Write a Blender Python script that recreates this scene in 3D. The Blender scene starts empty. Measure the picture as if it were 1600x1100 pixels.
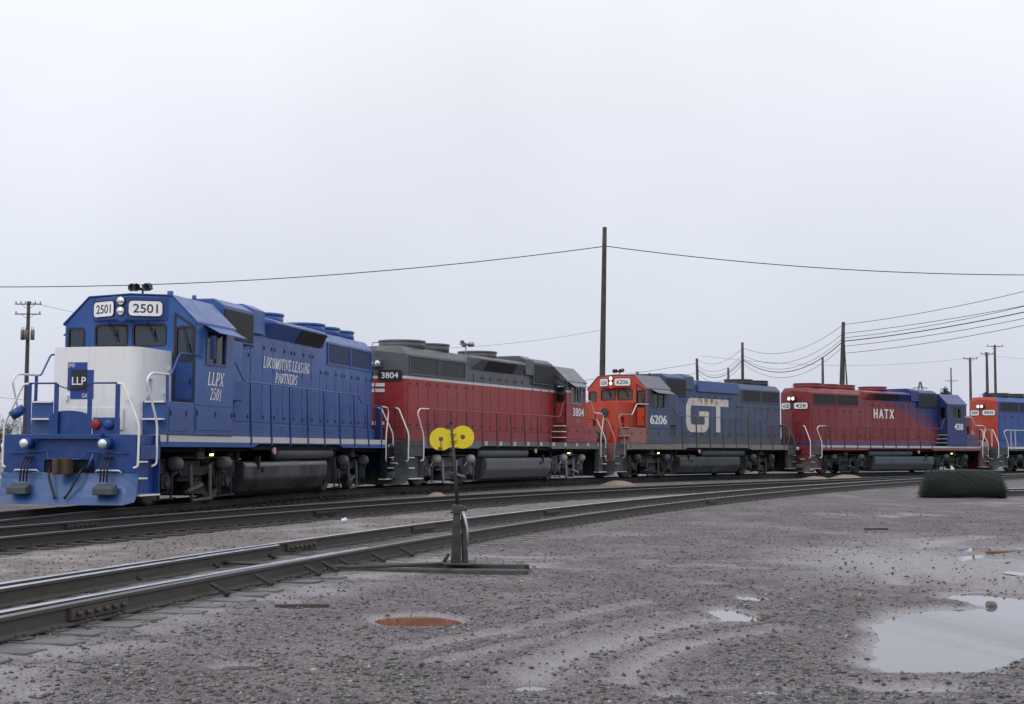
import bpy, bmesh, math, random
import numpy as np
from mathutils import Vector, Matrix
random.seed(7)
S = bpy.context.scene
C = S.collection
R = math.radians

# ------------------------------------------------------------ camera, light
cd = bpy.data.cameras.new('camera'); cam = bpy.data.objects.new('camera', cd); C.objects.link(cam)
cd.sensor_width = 36.0; cd.lens = 49.74; cd.clip_start = 0.1; cd.clip_end = 6000
cam.matrix_world = Matrix.Translation((0, 0, 1.245)) @ Matrix.Rotation(R(90 + 3.915), 4, 'X') @ Matrix.Rotation(R(0.2546), 4, 'Z')
S.camera = cam
S.view_settings.view_transform = 'Standard'; S.view_settings.look = 'None'
S.view_settings.exposure = 0.0; S.view_settings.gamma = 1.0
w = bpy.data.worlds.new('World'); S.world = w; w.use_nodes = True
nt = w.node_tree; nt.nodes.clear()
SUN_EL, SUN_AZ = 42.0, 215.0           # soft sun behind the left shoulder
out = nt.nodes.new('ShaderNodeOutputWorld'); bg = nt.nodes.new('ShaderNodeBackground')
sky = nt.nodes.new('ShaderNodeTexSky'); sky.sky_type = 'NISHITA'; sky.sun_disc = False
sky.sun_elevation = R(SUN_EL); sky.sun_rotation = R(SUN_AZ); sky.air_density = 1.0; sky.dust_density = 4.0
tc = nt.nodes.new('ShaderNodeTexCoord'); sp = nt.nodes.new('ShaderNodeSeparateXYZ')
nt.links.new(tc.outputs['Generated'], sp.inputs[0])
rmp = nt.nodes.new('ShaderNodeValToRGB')     # overcast cloud layer, brighter overhead
e = rmp.color_ramp.elements
e[0].position = 0.0; e[0].color = (0.61, 0.645, 0.735, 1)
e[1].position = 0.30; e[1].color = (0.90, 0.92, 0.98, 1)
e2 = rmp.color_ramp.elements.new(0.12); e2.color = (0.70, 0.735, 0.83, 1)
e3 = rmp.color_ramp.elements.new(1.0); e3.color = (1.10, 1.14, 1.22, 1)
nt.links.new(sp.outputs['Z'], rmp.inputs[0])
cn = nt.nodes.new('ShaderNodeTexNoise'); cn.inputs['Scale'].default_value = 2.6; cn.inputs['Detail'].default_value = 5
nt.links.new(tc.outputs['Generated'], cn.inputs['Vector'])
cr = nt.nodes.new('ShaderNodeMapRange'); cr.inputs[1].default_value = .3; cr.inputs[2].default_value = .7
cr.inputs[3].default_value = .93; cr.inputs[4].default_value = 1.07
nt.links.new(cn.outputs[0], cr.inputs[0])
mu = nt.nodes.new('ShaderNodeVectorMath'); mu.operation = 'SCALE'
nt.links.new(rmp.outputs[0], mu.inputs[0]); nt.links.new(cr.outputs[0], mu.inputs['Scale'])
ms = nt.nodes.new('ShaderNodeVectorMath'); ms.operation = 'SCALE'; ms.inputs['Scale'].default_value = 0.008
nt.links.new(sky.outputs[0], ms.inputs[0])
ad = nt.nodes.new('ShaderNodeVectorMath'); ad.operation = 'ADD'
nt.links.new(mu.outputs[0], ad.inputs[0]); nt.links.new(ms.outputs[0], ad.inputs[1])
nt.links.new(ad.outputs[0], bg.inputs[0]); bg.inputs[1].default_value = 1.0
nt.links.new(bg.outputs[0], out.inputs[0])
sl = bpy.data.lights.new('sun', 'SUN'); sl.energy = 0.7; sl.angle = R(25); sl.color = (1, .97, .92)
so = bpy.data.objects.new('sun', sl); C.objects.link(so)
so.rotation_euler = (R(90 - SUN_EL), 0, R(180 - SUN_AZ))
so.location = (0, -20, 40)

# ------------------------------------------------------------ helpers
class MB:
    def __init__(s): s.v = []; s.f = []; s.m = []; s.sm = []
    def add(s, vs, fs, m=0, smooth=False):
        o = len(s.v); s.v += [tuple(map(float, q)) for q in vs]
        for q in fs: s.f.append([o + i for i in q]); s.m.append(m); s.sm.append(smooth)
        return s
    def box(s, x0, x1, y0, y1, z0, z1, m=0):
        return s.add([(x0,y0,z0),(x1,y0,z0),(x1,y1,z0),(x0,y1,z0),(x0,y0,z1),(x1,y0,z1),(x1,y1,z1),(x0,y1,z1)],
              [(0,3,2,1),(4,5,6,7),(0,1,5,4),(1,2,6,5),(2,3,7,6),(3,0,4,7)], m)
    def prism(s, pts, ax, a0, a1, m=0, smooth=False):
        n = len(pts)
        def P(p, a): return {'x': (a, p[0], p[1]), 'y': (p[0], a, p[1]), 'z': (p[0], p[1], a)}[ax]
        vs = [P(p, a0) for p in pts] + [P(p, a1) for p in pts]
        s.add(vs, [tuple(range(n))[::-1], tuple(range(n, 2*n))], m)
        o = len(s.v) - 2*n
        for i in range(n):
            j = (i+1) % n; s.f.append([o+i, o+j, o+n+j, o+n+i]); s.m.append(m); s.sm.append(smooth)
        return s
    def cyl(s, p0, p1, r0, r1=None, n=16, m=0, caps=True, mc=None):
        r1 = r0 if r1 is None else r1
        p0 = Vector(p0); p1 = Vector(p1); d = (p1-p0).normalized()
        a = d.orthogonal().normalized(); b = d.cross(a)
        vs = []
        for p, r in ((p0, r0), (p1, r1)):
            for i in range(n):
                t = 2*math.pi*i/n; vs.append(p + a*math.cos(t)*r + b*math.sin(t)*r)
        s.add(vs, [(i, (i+1) % n, n+(i+1) % n, n+i) for i in range(n)], m, True)
        if caps:
            o = len(s.v) - 2*n; mm = m if mc is None else mc
            s.f.append([o+i for i in range(n)][::-1]); s.m.append(mm); s.sm.append(False)
            s.f.append([o+n+i for i in range(n)]); s.m.append(mm); s.sm.append(False)
        return s
    def lathe(s, org, d, prof, n=20, m=0):
        d = Vector(d).normalized(); org = Vector(org); a = d.orthogonal().normalized(); b = d.cross(a)
        vs = []
        for (h, r) in prof:
            for i in range(n):
                t = 2*math.pi*i/n; vs.append(org + d*h + (a*math.cos(t) + b*math.sin(t))*max(r, 1e-4))
        fs = [(k*n+i, k*n+(i+1) % n, (k+1)*n+(i+1) % n, (k+1)*n+i) for k in range(len(prof)-1) for i in range(n)]
        return s.add(vs, fs, m, True)
    def tube(s, path, r, n=8, m=0, fil=0.0):
        P = [Vector(p) for p in path]
        if fil > 0 and len(P) > 2:
            Q = [P[0]]
            for i in range(1, len(P)-1):
                a = (P[i-1]-P[i]); b = (P[i+1]-P[i]); l = min(fil, a.length*.45, b.length*.45)
                A = P[i] + a.normalized()*l; B = P[i] + b.normalized()*l
                for k in range(5):
                    t = k/4; Q.append(A*(1-t)**2 + P[i]*2*t*(1-t) + B*t*t)
            Q.append(P[-1]); P = Q
        T = []
        for i in range(len(P)):
            t = (P[min(i+1, len(P)-1)] - P[max(i-1, 0)]).normalized(); T.append(t)
        a = T[0].orthogonal().normalized(); vs = []
        for i, p in enumerate(P):
            a = (a - T[i]*a.dot(T[i])).normalized(); b = T[i].cross(a)
            rr = r[i] if isinstance(r, (list, tuple)) else r
            for k in range(n):
                t = 2*math.pi*k/n; vs.append(p + a*math.cos(t)*rr + b*math.sin(t)*rr)
        L = len(P)
        s.add(vs, [(i*n+k, i*n+(k+1) % n, (i+1)*n+(k+1) % n, (i+1)*n+k) for i in range(L-1) for k in range(n)], m, True)
        o = len(s.v) - L*n
        s.f.append([o+k for k in range(n)][::-1]); s.m.append(m); s.sm.append(False)
        s.f.append([o+(L-1)*n+k for k in range(n)]); s.m.append(m); s.sm.append(False)
        return s
    def mesh(s, name):
        me = bpy.data.meshes.new(name); me.from_pydata(s.v, [], s.f)
        me.polygons.foreach_set('material_index', s.m); me.polygons.foreach_set('use_smooth', s.sm)
        bm = bmesh.new(); bm.from_mesh(me); bmesh.ops.recalc_face_normals(bm, faces=bm.faces); bm.to_mesh(me); bm.free()
        me.update(); return me
    def build(s, name, mats, parent=None, bevel=0, seg=2, label=None):
        me = s.mesh(name)
        for m in (mats if isinstance(mats, (list, tuple)) else [mats]): me.materials.append(m)
        o = bpy.data.objects.new(name, me); C.objects.link(o); o.parent = parent
        if label: o['label'] = label
        if bevel:
            b = o.modifiers.new('bevel', 'BEVEL'); b.width = bevel; b.segments = seg; b.limit_method = 'ANGLE'; b.angle_limit = R(25)
        return o

def tag(o, label=None, cat=None, group=None, kind=None):
    if label: o['label'] = label
    if cat: o['category'] = cat
    if group: o['group'] = group
    if kind: o['kind'] = kind
    return o
def empty(name, loc=(0, 0, 0), rz=0, **k):
    o = bpy.data.objects.new(name, None); C.objects.link(o); o.location = loc; o.rotation_euler = (0, 0, rz)
    o.empty_display_size = .2
    return tag(o, **k)
def copy_tree(o, parent=None):
    c = o.copy(); C.objects.link(c); c.parent = parent
    for ch in list(o.children): copy_tree(ch, c)
    return c
def cut(o, cutter):
    """boolean-subtract a mesh builder from an object, applied at once"""
    me = cutter.mesh('cutter'); co = bpy.data.objects.new('cutter', me); C.objects.link(co)
    par = o.parent; o.parent = None
    md = o.modifiers.new('cut', 'BOOLEAN'); md.object = co; md.solver = 'EXACT'; md.operation = 'DIFFERENCE'
    bpy.context.view_layer.update()
    nm = bpy.data.meshes.new_from_object(o.evaluated_get(bpy.context.evaluated_depsgraph_get()))
    o.modifiers.clear(); old = o.data; o.data = nm; nm.name = old.name
    o.parent = par
    bpy.data.objects.remove(co); bpy.data.meshes.remove(me)

# ------------------------------------------------------------ materials
def nd(t, k, **kw):
    n = t.nodes.new(k)
    for a, b in kw.items(): setattr(n, a, b)
    return n
def mth(t, op, a, b=None, clamp=False):
    n = nd(t, 'ShaderNodeMath', operation=op); n.use_clamp = clamp
    for i, v in enumerate((a, b)):
        if v is None: continue
        if hasattr(v, 'is_linked'): t.links.new(v, n.inputs[i])
        else: n.inputs[i].default_value = v
    return n.outputs[0]
def mixc(t, fac, a, b):
    n = nd(t, 'ShaderNodeMix', data_type='RGBA')
    for s, v in ((n.inputs[0], fac), (n.inputs[6], a), (n.inputs[7], b)):
        if hasattr(v, 'is_linked'): t.links.new(v, s)
        elif isinstance(v, (tuple, list)): s.default_value = (*v[:3], 1)
        else: s.default_value = v
    return n.outputs[2]
def mr(t, v, a, b, c=0., d=1.):
    n = nd(t, 'ShaderNodeMapRange'); t.links.new(v, n.inputs[0])
    for i, x in enumerate((a, b, c, d)): n.inputs[i+1].default_value = x
    return n.outputs[0]
def noise(t, vec, sc, det=4, rough=.55, scale3=None):
    n = nd(t, 'ShaderNodeTexNoise'); n.inputs['Scale'].default_value = sc; n.inputs['Detail'].default_value = det
    n.inputs['Roughness'].default_value = rough
    if scale3:
        m = nd(t, 'ShaderNodeMapping'); m.inputs['Scale'].default_value = scale3; t.links.new(vec, m.inputs[0]); vec = m.outputs[0]
    t.links.new(vec, n.inputs['Vector']); return n.outputs[0]
def newmat(name):
    m = bpy.data.materials.new(name); m.use_nodes = True; t = m.node_tree
    return m, t, t.nodes['Principled BSDF']
MATS = {}
def mat(name, col, rough=.5, metal=0., var=.12, sc=4., streak=0., dirt=(.10, .09, .08), bump=0., bsc=60., layers=(), spec=.5, fade=None, dirtz=None):
    """weathered surface: base colour + rectangular/diagonal painted layers in object space + noise wear + rain streaks"""
    if name in MATS: return MATS[name]
    m, t, b = newmat(name); MATS[name] = m
    tc = nd(t, 'ShaderNodeTexCoord'); P = tc.outputs['Object']; c = col
    if fade:
        fc, fa = fade
        n0 = noise(t, P, .55, 4, .6, (1, 1, .6)); c = mixc(t, mr(t, n0, .42, .62, 0, fa), c, fc)
    if layers:
        s = nd(t, 'ShaderNodeSeparateXYZ'); t.links.new(P, s.inputs[0])
        for conds, lc in layers:
            k = None
            for (ax, ay, az, th) in conds:
                e = None
                for i, a in enumerate((ax, ay, az)):
                    if a:
                        q = mth(t, 'MULTIPLY', s.outputs[i], a); e = q if e is None else mth(t, 'ADD', e, q)
                q = mth(t, 'GREATER_THAN', e, th); k = q if k is None else mth(t, 'MULTIPLY', k, q)
            c = mixc(t, k, c, lc)
    n1 = noise(t, P, sc, 5, .6)
    c = mixc(t, mr(t, n1, .35, .75, 0, var), c, (.34, .36, .40)) if var > 0 and sum(col) < 1.2 else c
    n2 = noise(t, P, sc*.37, 6, .65)
    c = mixc(t, mr(t, n2, .48, .75, 0, min(1, var*2.2)), c, dirt)
    if streak:
        n3 = noise(t, P, 1.0, 3, .5, (9, 9, .55)); n4 = noise(t, P, 1.3, 2, .5)
        k = mth(t, 'MULTIPLY', mr(t, n3, .5, .72), mr(t, n4, .4, .65)); k = mth(t, 'MULTIPLY', k, streak)
        c = mixc(t, k, c, dirt)
    if dirtz:                                     # splashed road dirt with a ragged upper edge
        z0, z1, amt = dirtz
        s2 = nd(t, 'ShaderNodeSeparateXYZ'); t.links.new(P, s2.inputs[0])
        zz = mth(t, 'ADD', s2.outputs[2], mth(t, 'MULTIPLY', noise(t, P, 1.7, 5, .65), (z1-z0)*1.2))
        c = mixc(t, mr(t, zz, z1 + (z1-z0)*.6, z0 + (z1-z0)*.6, 0, amt), c, dirt)
    if isinstance(c, tuple): b.inputs['Base Color'].default_value = (*c[:3], 1)
    else: t.links.new(c, b.inputs['Base Color'])
    b.inputs['Metallic'].default_value = metal
    t.links.new(mr(t, n1, .3, .7, max(.03, rough-.1), min(1, rough+.14)), b.inputs['Roughness'])
    b.inputs['Specular IOR Level'].default_value = spec
    if bump:
        bn = nd(t, 'ShaderNodeBump'); bn.inputs['Strength'].default_value = bump; bn.inputs['Distance'].default_value = .01
        t.links.new(noise(t, P, bsc, 4, .6), bn.inputs['Height']); t.links.new(bn.outputs[0], b.inputs['Normal'])
    return m
def emit(name, col, st):
    m, t, b = newmat(name); b.inputs['Base Color'].default_value = (*col, 1)
    b.inputs['Emission Color'].default_value = (*col, 1); b.inputs['Emission Strength'].default_value = st; return m
def glassmat(name, tint, refl=.9):
    m = bpy.data.materials.new(name); m.use_nodes = True; t = m.node_tree; t.nodes.clear()
    o = nd(t, 'ShaderNodeOutputMaterial'); tr = nd(t, 'ShaderNodeBsdfTransparent'); tr.inputs[0].default_value = (*tint, 1)
    g = nd(t, 'ShaderNodeBsdfGlossy'); g.inputs['Roughness'].default_value = .03; g.inputs[0].default_value = (refl, refl, refl, 1)
    fr = nd(t, 'ShaderNodeFresnel'); fr.inputs[0].default_value = 1.5; mx = nd(t, 'ShaderNodeMixShader')
    t.links.new(fr.outputs[0], mx.inputs[0]); t.links.new(tr.outputs[0], mx.inputs[1]); t.links.new(g.outputs[0], mx.inputs[2])
    t.links.new(mx.outputs[0], o.inputs[0]); return m
def gridmat(name, c1, c2, px, pz):
    """louvred / meshed radiator screen: fine bars in object space"""
    m, t, b = newmat(name); tc = nd(t, 'ShaderNodeTexCoord'); s = nd(t, 'ShaderNodeSeparateXYZ'); t.links.new(tc.outputs['Object'], s.inputs[0])
    def bars(o, p, w):
        q = mth(t, 'FRACT', mth(t, 'MULTIPLY', o, 1/p)); return mth(t, 'LESS_THAN', q, w)
    k = mth(t, 'MAXIMUM', bars(s.outputs[0], px, .2), bars(s.outputs[2], pz, .25))
    n = noise(t, tc.outputs['Object'], 2.2, 5, .6)
    c = mixc(t, k, c1, c2); c = mixc(t, mr(t, n, .4, .7, 0, .5), c, tuple(x*.6 for x in c1))
    t.links.new(c, b.inputs['Base Color']); b.inputs['Roughness'].default_value = .65
    bn = nd(t, 'ShaderNodeBump'); bn.inputs['Strength'].default_value = .6; bn.inputs['Distance'].default_value = .02
    t.links.new(k, bn.inputs['Height']); t.links.new(bn.outputs[0], b.inputs['Normal']); return m

GLASS = glassmat('cab_glass', (.80, .86, .85))
LENS = mat('lamp_lens', (.75, .78, .8), .08, .6, var=0)
DARK = mat('cab_interior_dark', (.03, .033, .03), .8, var=0)
SEAT = mat('seat_grey', (.12, .13, .13), .8)
BLACK = mat('black_rubber', (.012, .012, .012), .6, var=.05)
WHITEP = mat('white_rail_paint', (.78, .78, .76), .45, var=0, dirt=(.35, .33, .3), sc=9)
RUST = mat('rusty_coupler', (.085, .045, .028), .8, .2, var=.1, sc=8, bump=.5)
UNDER = mat('underframe_grime', (.009, .0095, .0095), .85, 0, spec=.15, var=.05, sc=5, bump=.3)
WHEEL = mat('wheel_steel', (.06, .055, .05), .5, .6, var=.1, sc=8)
REDLAMP = mat('red_lamp_lens', (.26, .02, .015), .25, var=0)
AMBER = emit('amber_lamp_glow', (1.0, .55, .12), 9)
GREENGLOW = emit('green_console_glow', (.25, 1.0, .55), 2.2)
LIT = emit('lit_headlight', (1.0, .93, .8), .8)

def text_mb(mb, s, org, right, up, width, height, m=0, shear=0., bold=.0, depth=.004):
    cu = bpy.data.curves.new('t', 'FONT'); cu.body = s; cu.shear = shear; cu.offset = min(bold, .016); cu.size = 1.0; cu.space_line = .95
    cu.align_x = 'CENTER' if '\n' in s else 'LEFT'
    o = bpy.data.objects.new('t', cu); C.objects.link(o); bpy.context.view_layer.update()
    me = bpy.data.meshes.new_from_object(o.evaluated_get(bpy.context.evaluated_depsgraph_get()))
    v = np.array([x.co[:] for x in me.vertices]); lo, hi = v.min(0), v.max(0)
    org, right, up = Vector(org), Vector(right).normalized(), Vector(up).normalized(); nrm = right.cross(up)
    q = [org + right*((a[0]-lo[0])/(hi[0]-lo[0])*width) + up*((a[1]-lo[1])/(hi[1]-lo[1])*height) + nrm*depth for a in v]
    fs_ = [tuple(p.vertices) for p in me.polygons]; mb.add(q, fs_, m)
    if bold > .02:                        # heavier hand: the strokes again, a touch to either side
        for k_, sh_ in enumerate((-1, 1)): mb.add([p_ + right*sh_*(bold-.015)*height + nrm*.0006*(k_+1) for p_ in q], fs_, m)
    bpy.data.objects.remove(o); bpy.data.meshes.remove(me); bpy.data.curves.remove(cu)

# lettering in an italic serif hand: each glyph is strokes (x0,y0,x1,y1,w) and serif ticks in a 0..1 box
_h, _t = .05, .17
def _st(x0, y0, x1, y1, w): return (x0, y0, x1, y1, w)
def serif_text(mb, s, org, right, up, width, height, m=0, slant=.22, depth=.005):
    A = {}
    T, H = .27, .13
    sf = lambda x, y, w=.34: _st(x-w/2, y, x+w/2, y, 'h')
    A['L'] = [_st(.25, 0, .25, 1, T), sf(.25, 1), _st(.08, 0, .92, 0, 'h'), _st(.90, 0, .93, .28, H)]
    A['I'] = [_st(.5, 0, .5, 1, T), sf(.5, 1, .5), sf(.5, 0, .5)]
    A['T'] = [_st(.5, 0, .5, 1, T), _st(.05, 1, .95, 1, 'h'), sf(.5, 0), _st(.06, .76, .05, 1, H), _st(.94, .76, .95, 1, H)]
    A['E'] = [_st(.25, 0, .25, 1, T), _st(.08, 1, .88, 1, 'h'), _st(.25, .52, .7, .52, 'h'), _st(.08, 0, .9, 0, 'h'), _st(.87, .78, .88, 1, H), _st(.9, .25, .9, 0, H)]
    A['M'] = [_st(.15, 0, .15, 1, H), _st(.15, 1, .5, .05, T), _st(.5, .05, .85, 1, H), _st(.85, 0, .85, 1, T), sf(.15, 0, .3), sf(.85, 0, .3), sf(.12, 1, .22), sf(.88, 1, .22)]
    A['N'] = [_st(.18, 0, .18, 1, H), _st(.18, 1, .82, 0, T), _st(.82, 0, .82, 1, H), sf(.18, 0), sf(.12, 1, .25), sf(.82, 1)]
    A['V'] = [_st(.12, 1, .48, 0, T), _st(.48, 0, .88, 1, H), sf(.12, 1), sf(.88, 1)]
    A['A'] = [_st(.1, 0, .5, 1, H), _st(.5, 1, .88, 0, T), _st(.27, .36, .72, .36, 'h'), sf(.1, 0), sf(.88, 0)]
    A['X'] = [_st(.12, 1, .86, 0, T), _st(.14, 0, .86, 1, H), sf(.12, 1), sf(.86, 1), sf(.12, 0), sf(.88, 0)]
    def arc(cx, cy, rx, ry, a0, a1, n=9, wv=T, wh=H):
        o = []
        for i in range(n):
            a, b = R(a0 + (a1-a0)*i/n), R(a0 + (a1-a0)*(i+1)/n); mid = (a+b)/2
            o.append(_st(cx+rx*math.cos(a), cy+ry*math.sin(a), cx+rx*math.cos(b), cy+ry*math.sin(b), wh + (wv-wh)*abs(math.cos(mid))))
        return o
    A['O'] = A['0'] = arc(.5, .5, .36, .5, 0, 360, 16)
    A['C'] = arc(.52, .5, .38, .5, 50, 310, 12) + [_st(.84, .74, .86, 1, H)]
    A['G'] = arc(.52, .5, .38, .5, 50, 318, 12) + [_st(.84, .74, .86, 1, H), _st(.8, 0, .8, .42, T), sf(.78, .42, .4)]
    A['P'] = [_st(.25, 0, .25, 1, T), _st(.08, 1, .5, 1, 'h'), sf(.25, 0, .42), _st(.25, .46, .5, .46, 'h')] + arc(.5, .73, .34, .27, -90, 90, 7)
    A['R'] = A['P'] + [_st(.5, .46, .9, 0, T)]
    A['S'] = arc(.5, .75, .3, .25, 40, 250, 9) + arc(.5, .26, .33, .26, 95, -145, 9) + [_st(.82, .78, .84, 1, H)]
    A['2'] = arc(.48, .72, .32, .28, 165, -35, 9) + [_st(.74, .56, .15, .03, H*1.3), _st(.12, .03, .85, .03, 'h'), _st(.85, .05, .9, .25, H)]
    A['5'] = [_st(.28, 1, .8, 1, 'h'), _st(.28, 1, .22, .55, H)] + arc(.46, .31, .34, .31, 130, -150, 10)
    A['1'] = [_st(.52, 0, .52, 1, T), sf(.52, 0, .5), _st(.3, .85, .52, .97, H)]
    org, right, up = Vector(org), Vector(right).normalized(), Vector(up).normalized(); nrm = right.cross(up)
    adv = {' ': .35, 'M': 1.15, 'I': .6, '1': .75}
    tot = sum(adv.get(c, .95) for c in s); cw = width/(tot + slant*height/width*tot*0 ); x = 0; k = 0
    for c in s:
        a = adv.get(c, .95)
        for (x0, y0, x1, y1, wd) in A.get(c, []):
            g = a*cw*.92
            p = Vector((x*cw + x0*g + slant*y0*height, y0*height)); q = Vector((x*cw + x1*g + slant*y1*height, y1*height))
            if wd == 'h': n_ = Vector((0, height*.055)); 
            else:
                d = (q-p); d = d.normalized() if d.length > 0 else Vector((1, 0)); n_ = Vector((-d.y, d.x))*(wd*g*.5)
            k += 1; dd = depth + (k % 9)*.00025
            mb.add([org + right*a_.x + up*a_.y + nrm*dd for a_ in (p-n_, q-n_, q+n_, p+n_)], [(0, 1, 2, 3)], m)
        x += a

# ------------------------------------------------------------ geometry of the tracks (plan, metres; z=0 is rail top)
def resample(pts, step):
    pts = [Vector(p) for p in pts]; out = []
    n = len(pts)
    dense = []
    for i in range(n-1):
        p0 = pts[max(i-1, 0)]; p1 = pts[i]; p2 = pts[i+1]; p3 = pts[min(i+2, n-1)]
        for k in range(24):
            t = k/24
            dense.append(.5*((2*p1) + (p2-p0)*t + (2*p0-5*p1+4*p2-p3)*t*t + (3*p1-p0-3*p2+p3)*t**3))
    dense.append(pts[-1]); out = [dense[0]]; acc = 0
    for a, b in zip(dense, dense[1:]):
        l = (b-a).length
        while acc + l >= step:
            t = (step-acc)/l; a = a + (b-a)*t; out.append(a.copy()); l = (b-a).length; acc = 0
        acc += l
    return out
LOCO_POS = [(-7.045, 36.916, -102.238), (-.976, 53.245, 65.048), (8.472, 68.493, -127.431), (21.19, 80.894, 40.663), (35.55, 92.45, 37.0)]
def piv(i, s):
    x, y, a = LOCO_POS[i]; return (x + s*5.18*math.cos(R(a)), y + s*5.18*math.sin(R(a)))
T1 = resample([(-10.9, 4), (-10.3, 13), (-9.7, 21), (-9.05, 27.3), piv(0, 1), piv(0, -1), piv(1, -1), piv(1, 1), piv(2, 1), piv(2, -1), piv(3, -1), piv(3, 1), piv(4, -1), piv(4, 1), (60, 111), (110, 148)], .25)
c2 = [-4.07e-05, 0.0108329, -0.1282236, -9.1649856]; c3 = [-5.1e-06, 0.004439, 0.1410685, -6.4841189]
T2 = resample([(float(np.polyval(c2, y)), y) for y in (2, 8, 14, 20, 26, 32, 38, 44, 50, 56, 60)] + [(16.6, 64.5), (22.8, 72.5), (30.5, 81), (45, 94.5), (85, 126)], .25)
T3 = resample([(float(np.polyval(c3, y)), y) for y in (-6, -2, 3, 8, 13, 18, 23, 28, 33, 38, 43, 48, 54, 60, 66, 73, 80)] + [(48, 96), (80, 121)], .25)
def frames(path):
    out = []
    for i, p in enumerate(path):
        t = (path[min(i+1, len(path)-1)] - path[max(i-1, 0)]).normalized(); out.append((p, t, Vector((-t.y, t.x))))
    return out
def pathdist(path, X, Y):
    P = np.array([(p.x, p.y) for p in path[::4]]); d = np.full(X.shape, 1e9); sgn = np.zeros(X.shape)
    for a, b in zip(P[:-1], P[1:]):
        ab = b-a; L2 = ab@ab; t = np.clip(((X-a[0])*ab[0] + (Y-a[1])*ab[1])/L2, 0, 1)
        dx = X-a[0]-t*ab[0]; dy = Y-a[1]-t*ab[1]; q = np.hypot(dx, dy); k = q < d
        d = np.where(k, q, d); sgn = np.where(k, np.sign(ab[0]*dy-ab[1]*dx), sgn)
    return d, sgn

RAILTOP = {}
def railmats(shine):
    rs = mat('rail_head_%s' % shine, (.50, .52, .56) if shine == 'bright' else (.13, .135, .14), .27 if shine == 'bright' else .34, .9, var=.05, sc=3, dirt=(.08, .07, .06))
    if shine == 'worn': rs = mat('rail_head_worn', (.26, .27, .29), .33, .85, var=.05, sc=3, dirt=(.06, .055, .05))
    rd = mat('rail_side_grimy', (.030, .027, .024), .75, .1, var=.06, sc=6, bump=.3, dirt=(.06, .052, .045)) if shine == 'dull' else mat('rail_side_rust', (.060, .050, .041), .7, .15, var=.1, sc=6, bump=.3, dirt=(.11, .085, .065))
    return [rd, rs]
PROF = [(-.07, -.172), (.07, -.172), (.07, -.158), (.012, -.135), (.012, -.045), (.036, -.034), (.036, -.006), (.028, 0.0), (-.028, 0.0), (-.036, -.006), (-.036, -.034), (-.012, -.045), (-.012, -.135), (-.07, -.158)]
def rail_mesh(name, path, off, mats, parent, z=0, s0=0, s1=None, offs=None):
    fr = frames(path)[s0:s1]; n = len(PROF); vs = []
    for i, (p, t, nn) in enumerate(fr):
        o = off if offs is None else offs(i)
        for (a, b) in PROF: q = p + nn*(o+a); vs.append((q.x, q.y, z+b))
    mb = MB(); L = len(fr)
    for k in range(n):
        m = 1 if k in (6, 7, 8) else 0
        mb.f += [[i*n+k, i*n+(k+1) % n, (i+1)*n+(k+1) % n, (i+1)*n+k] for i in range(L-1)]
        mb.m += [m]*(L-1); mb.sm += [False]*(L-1)
    mb.v = vs; mb.f.append(list(range(n))); mb.m.append(0); mb.sm.append(False)
    mb.f.append([(L-1)*n+k for k in range(n)]); mb.m.append(0); mb.sm.append(False)
    return mb.build(name, mats, parent)
TIEM = mat('weathered_tie_wood', (.022, .019, .018), .8, var=.1, sc=6, bump=.6, bsc=40, dirt=(.06, .055, .05))
TIEW = mat('muddy_tie_wood', (.075, .068, .066), .55, var=.25, sc=5, bump=.5, bsc=40, dirt=(.21, .19, .195))
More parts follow.
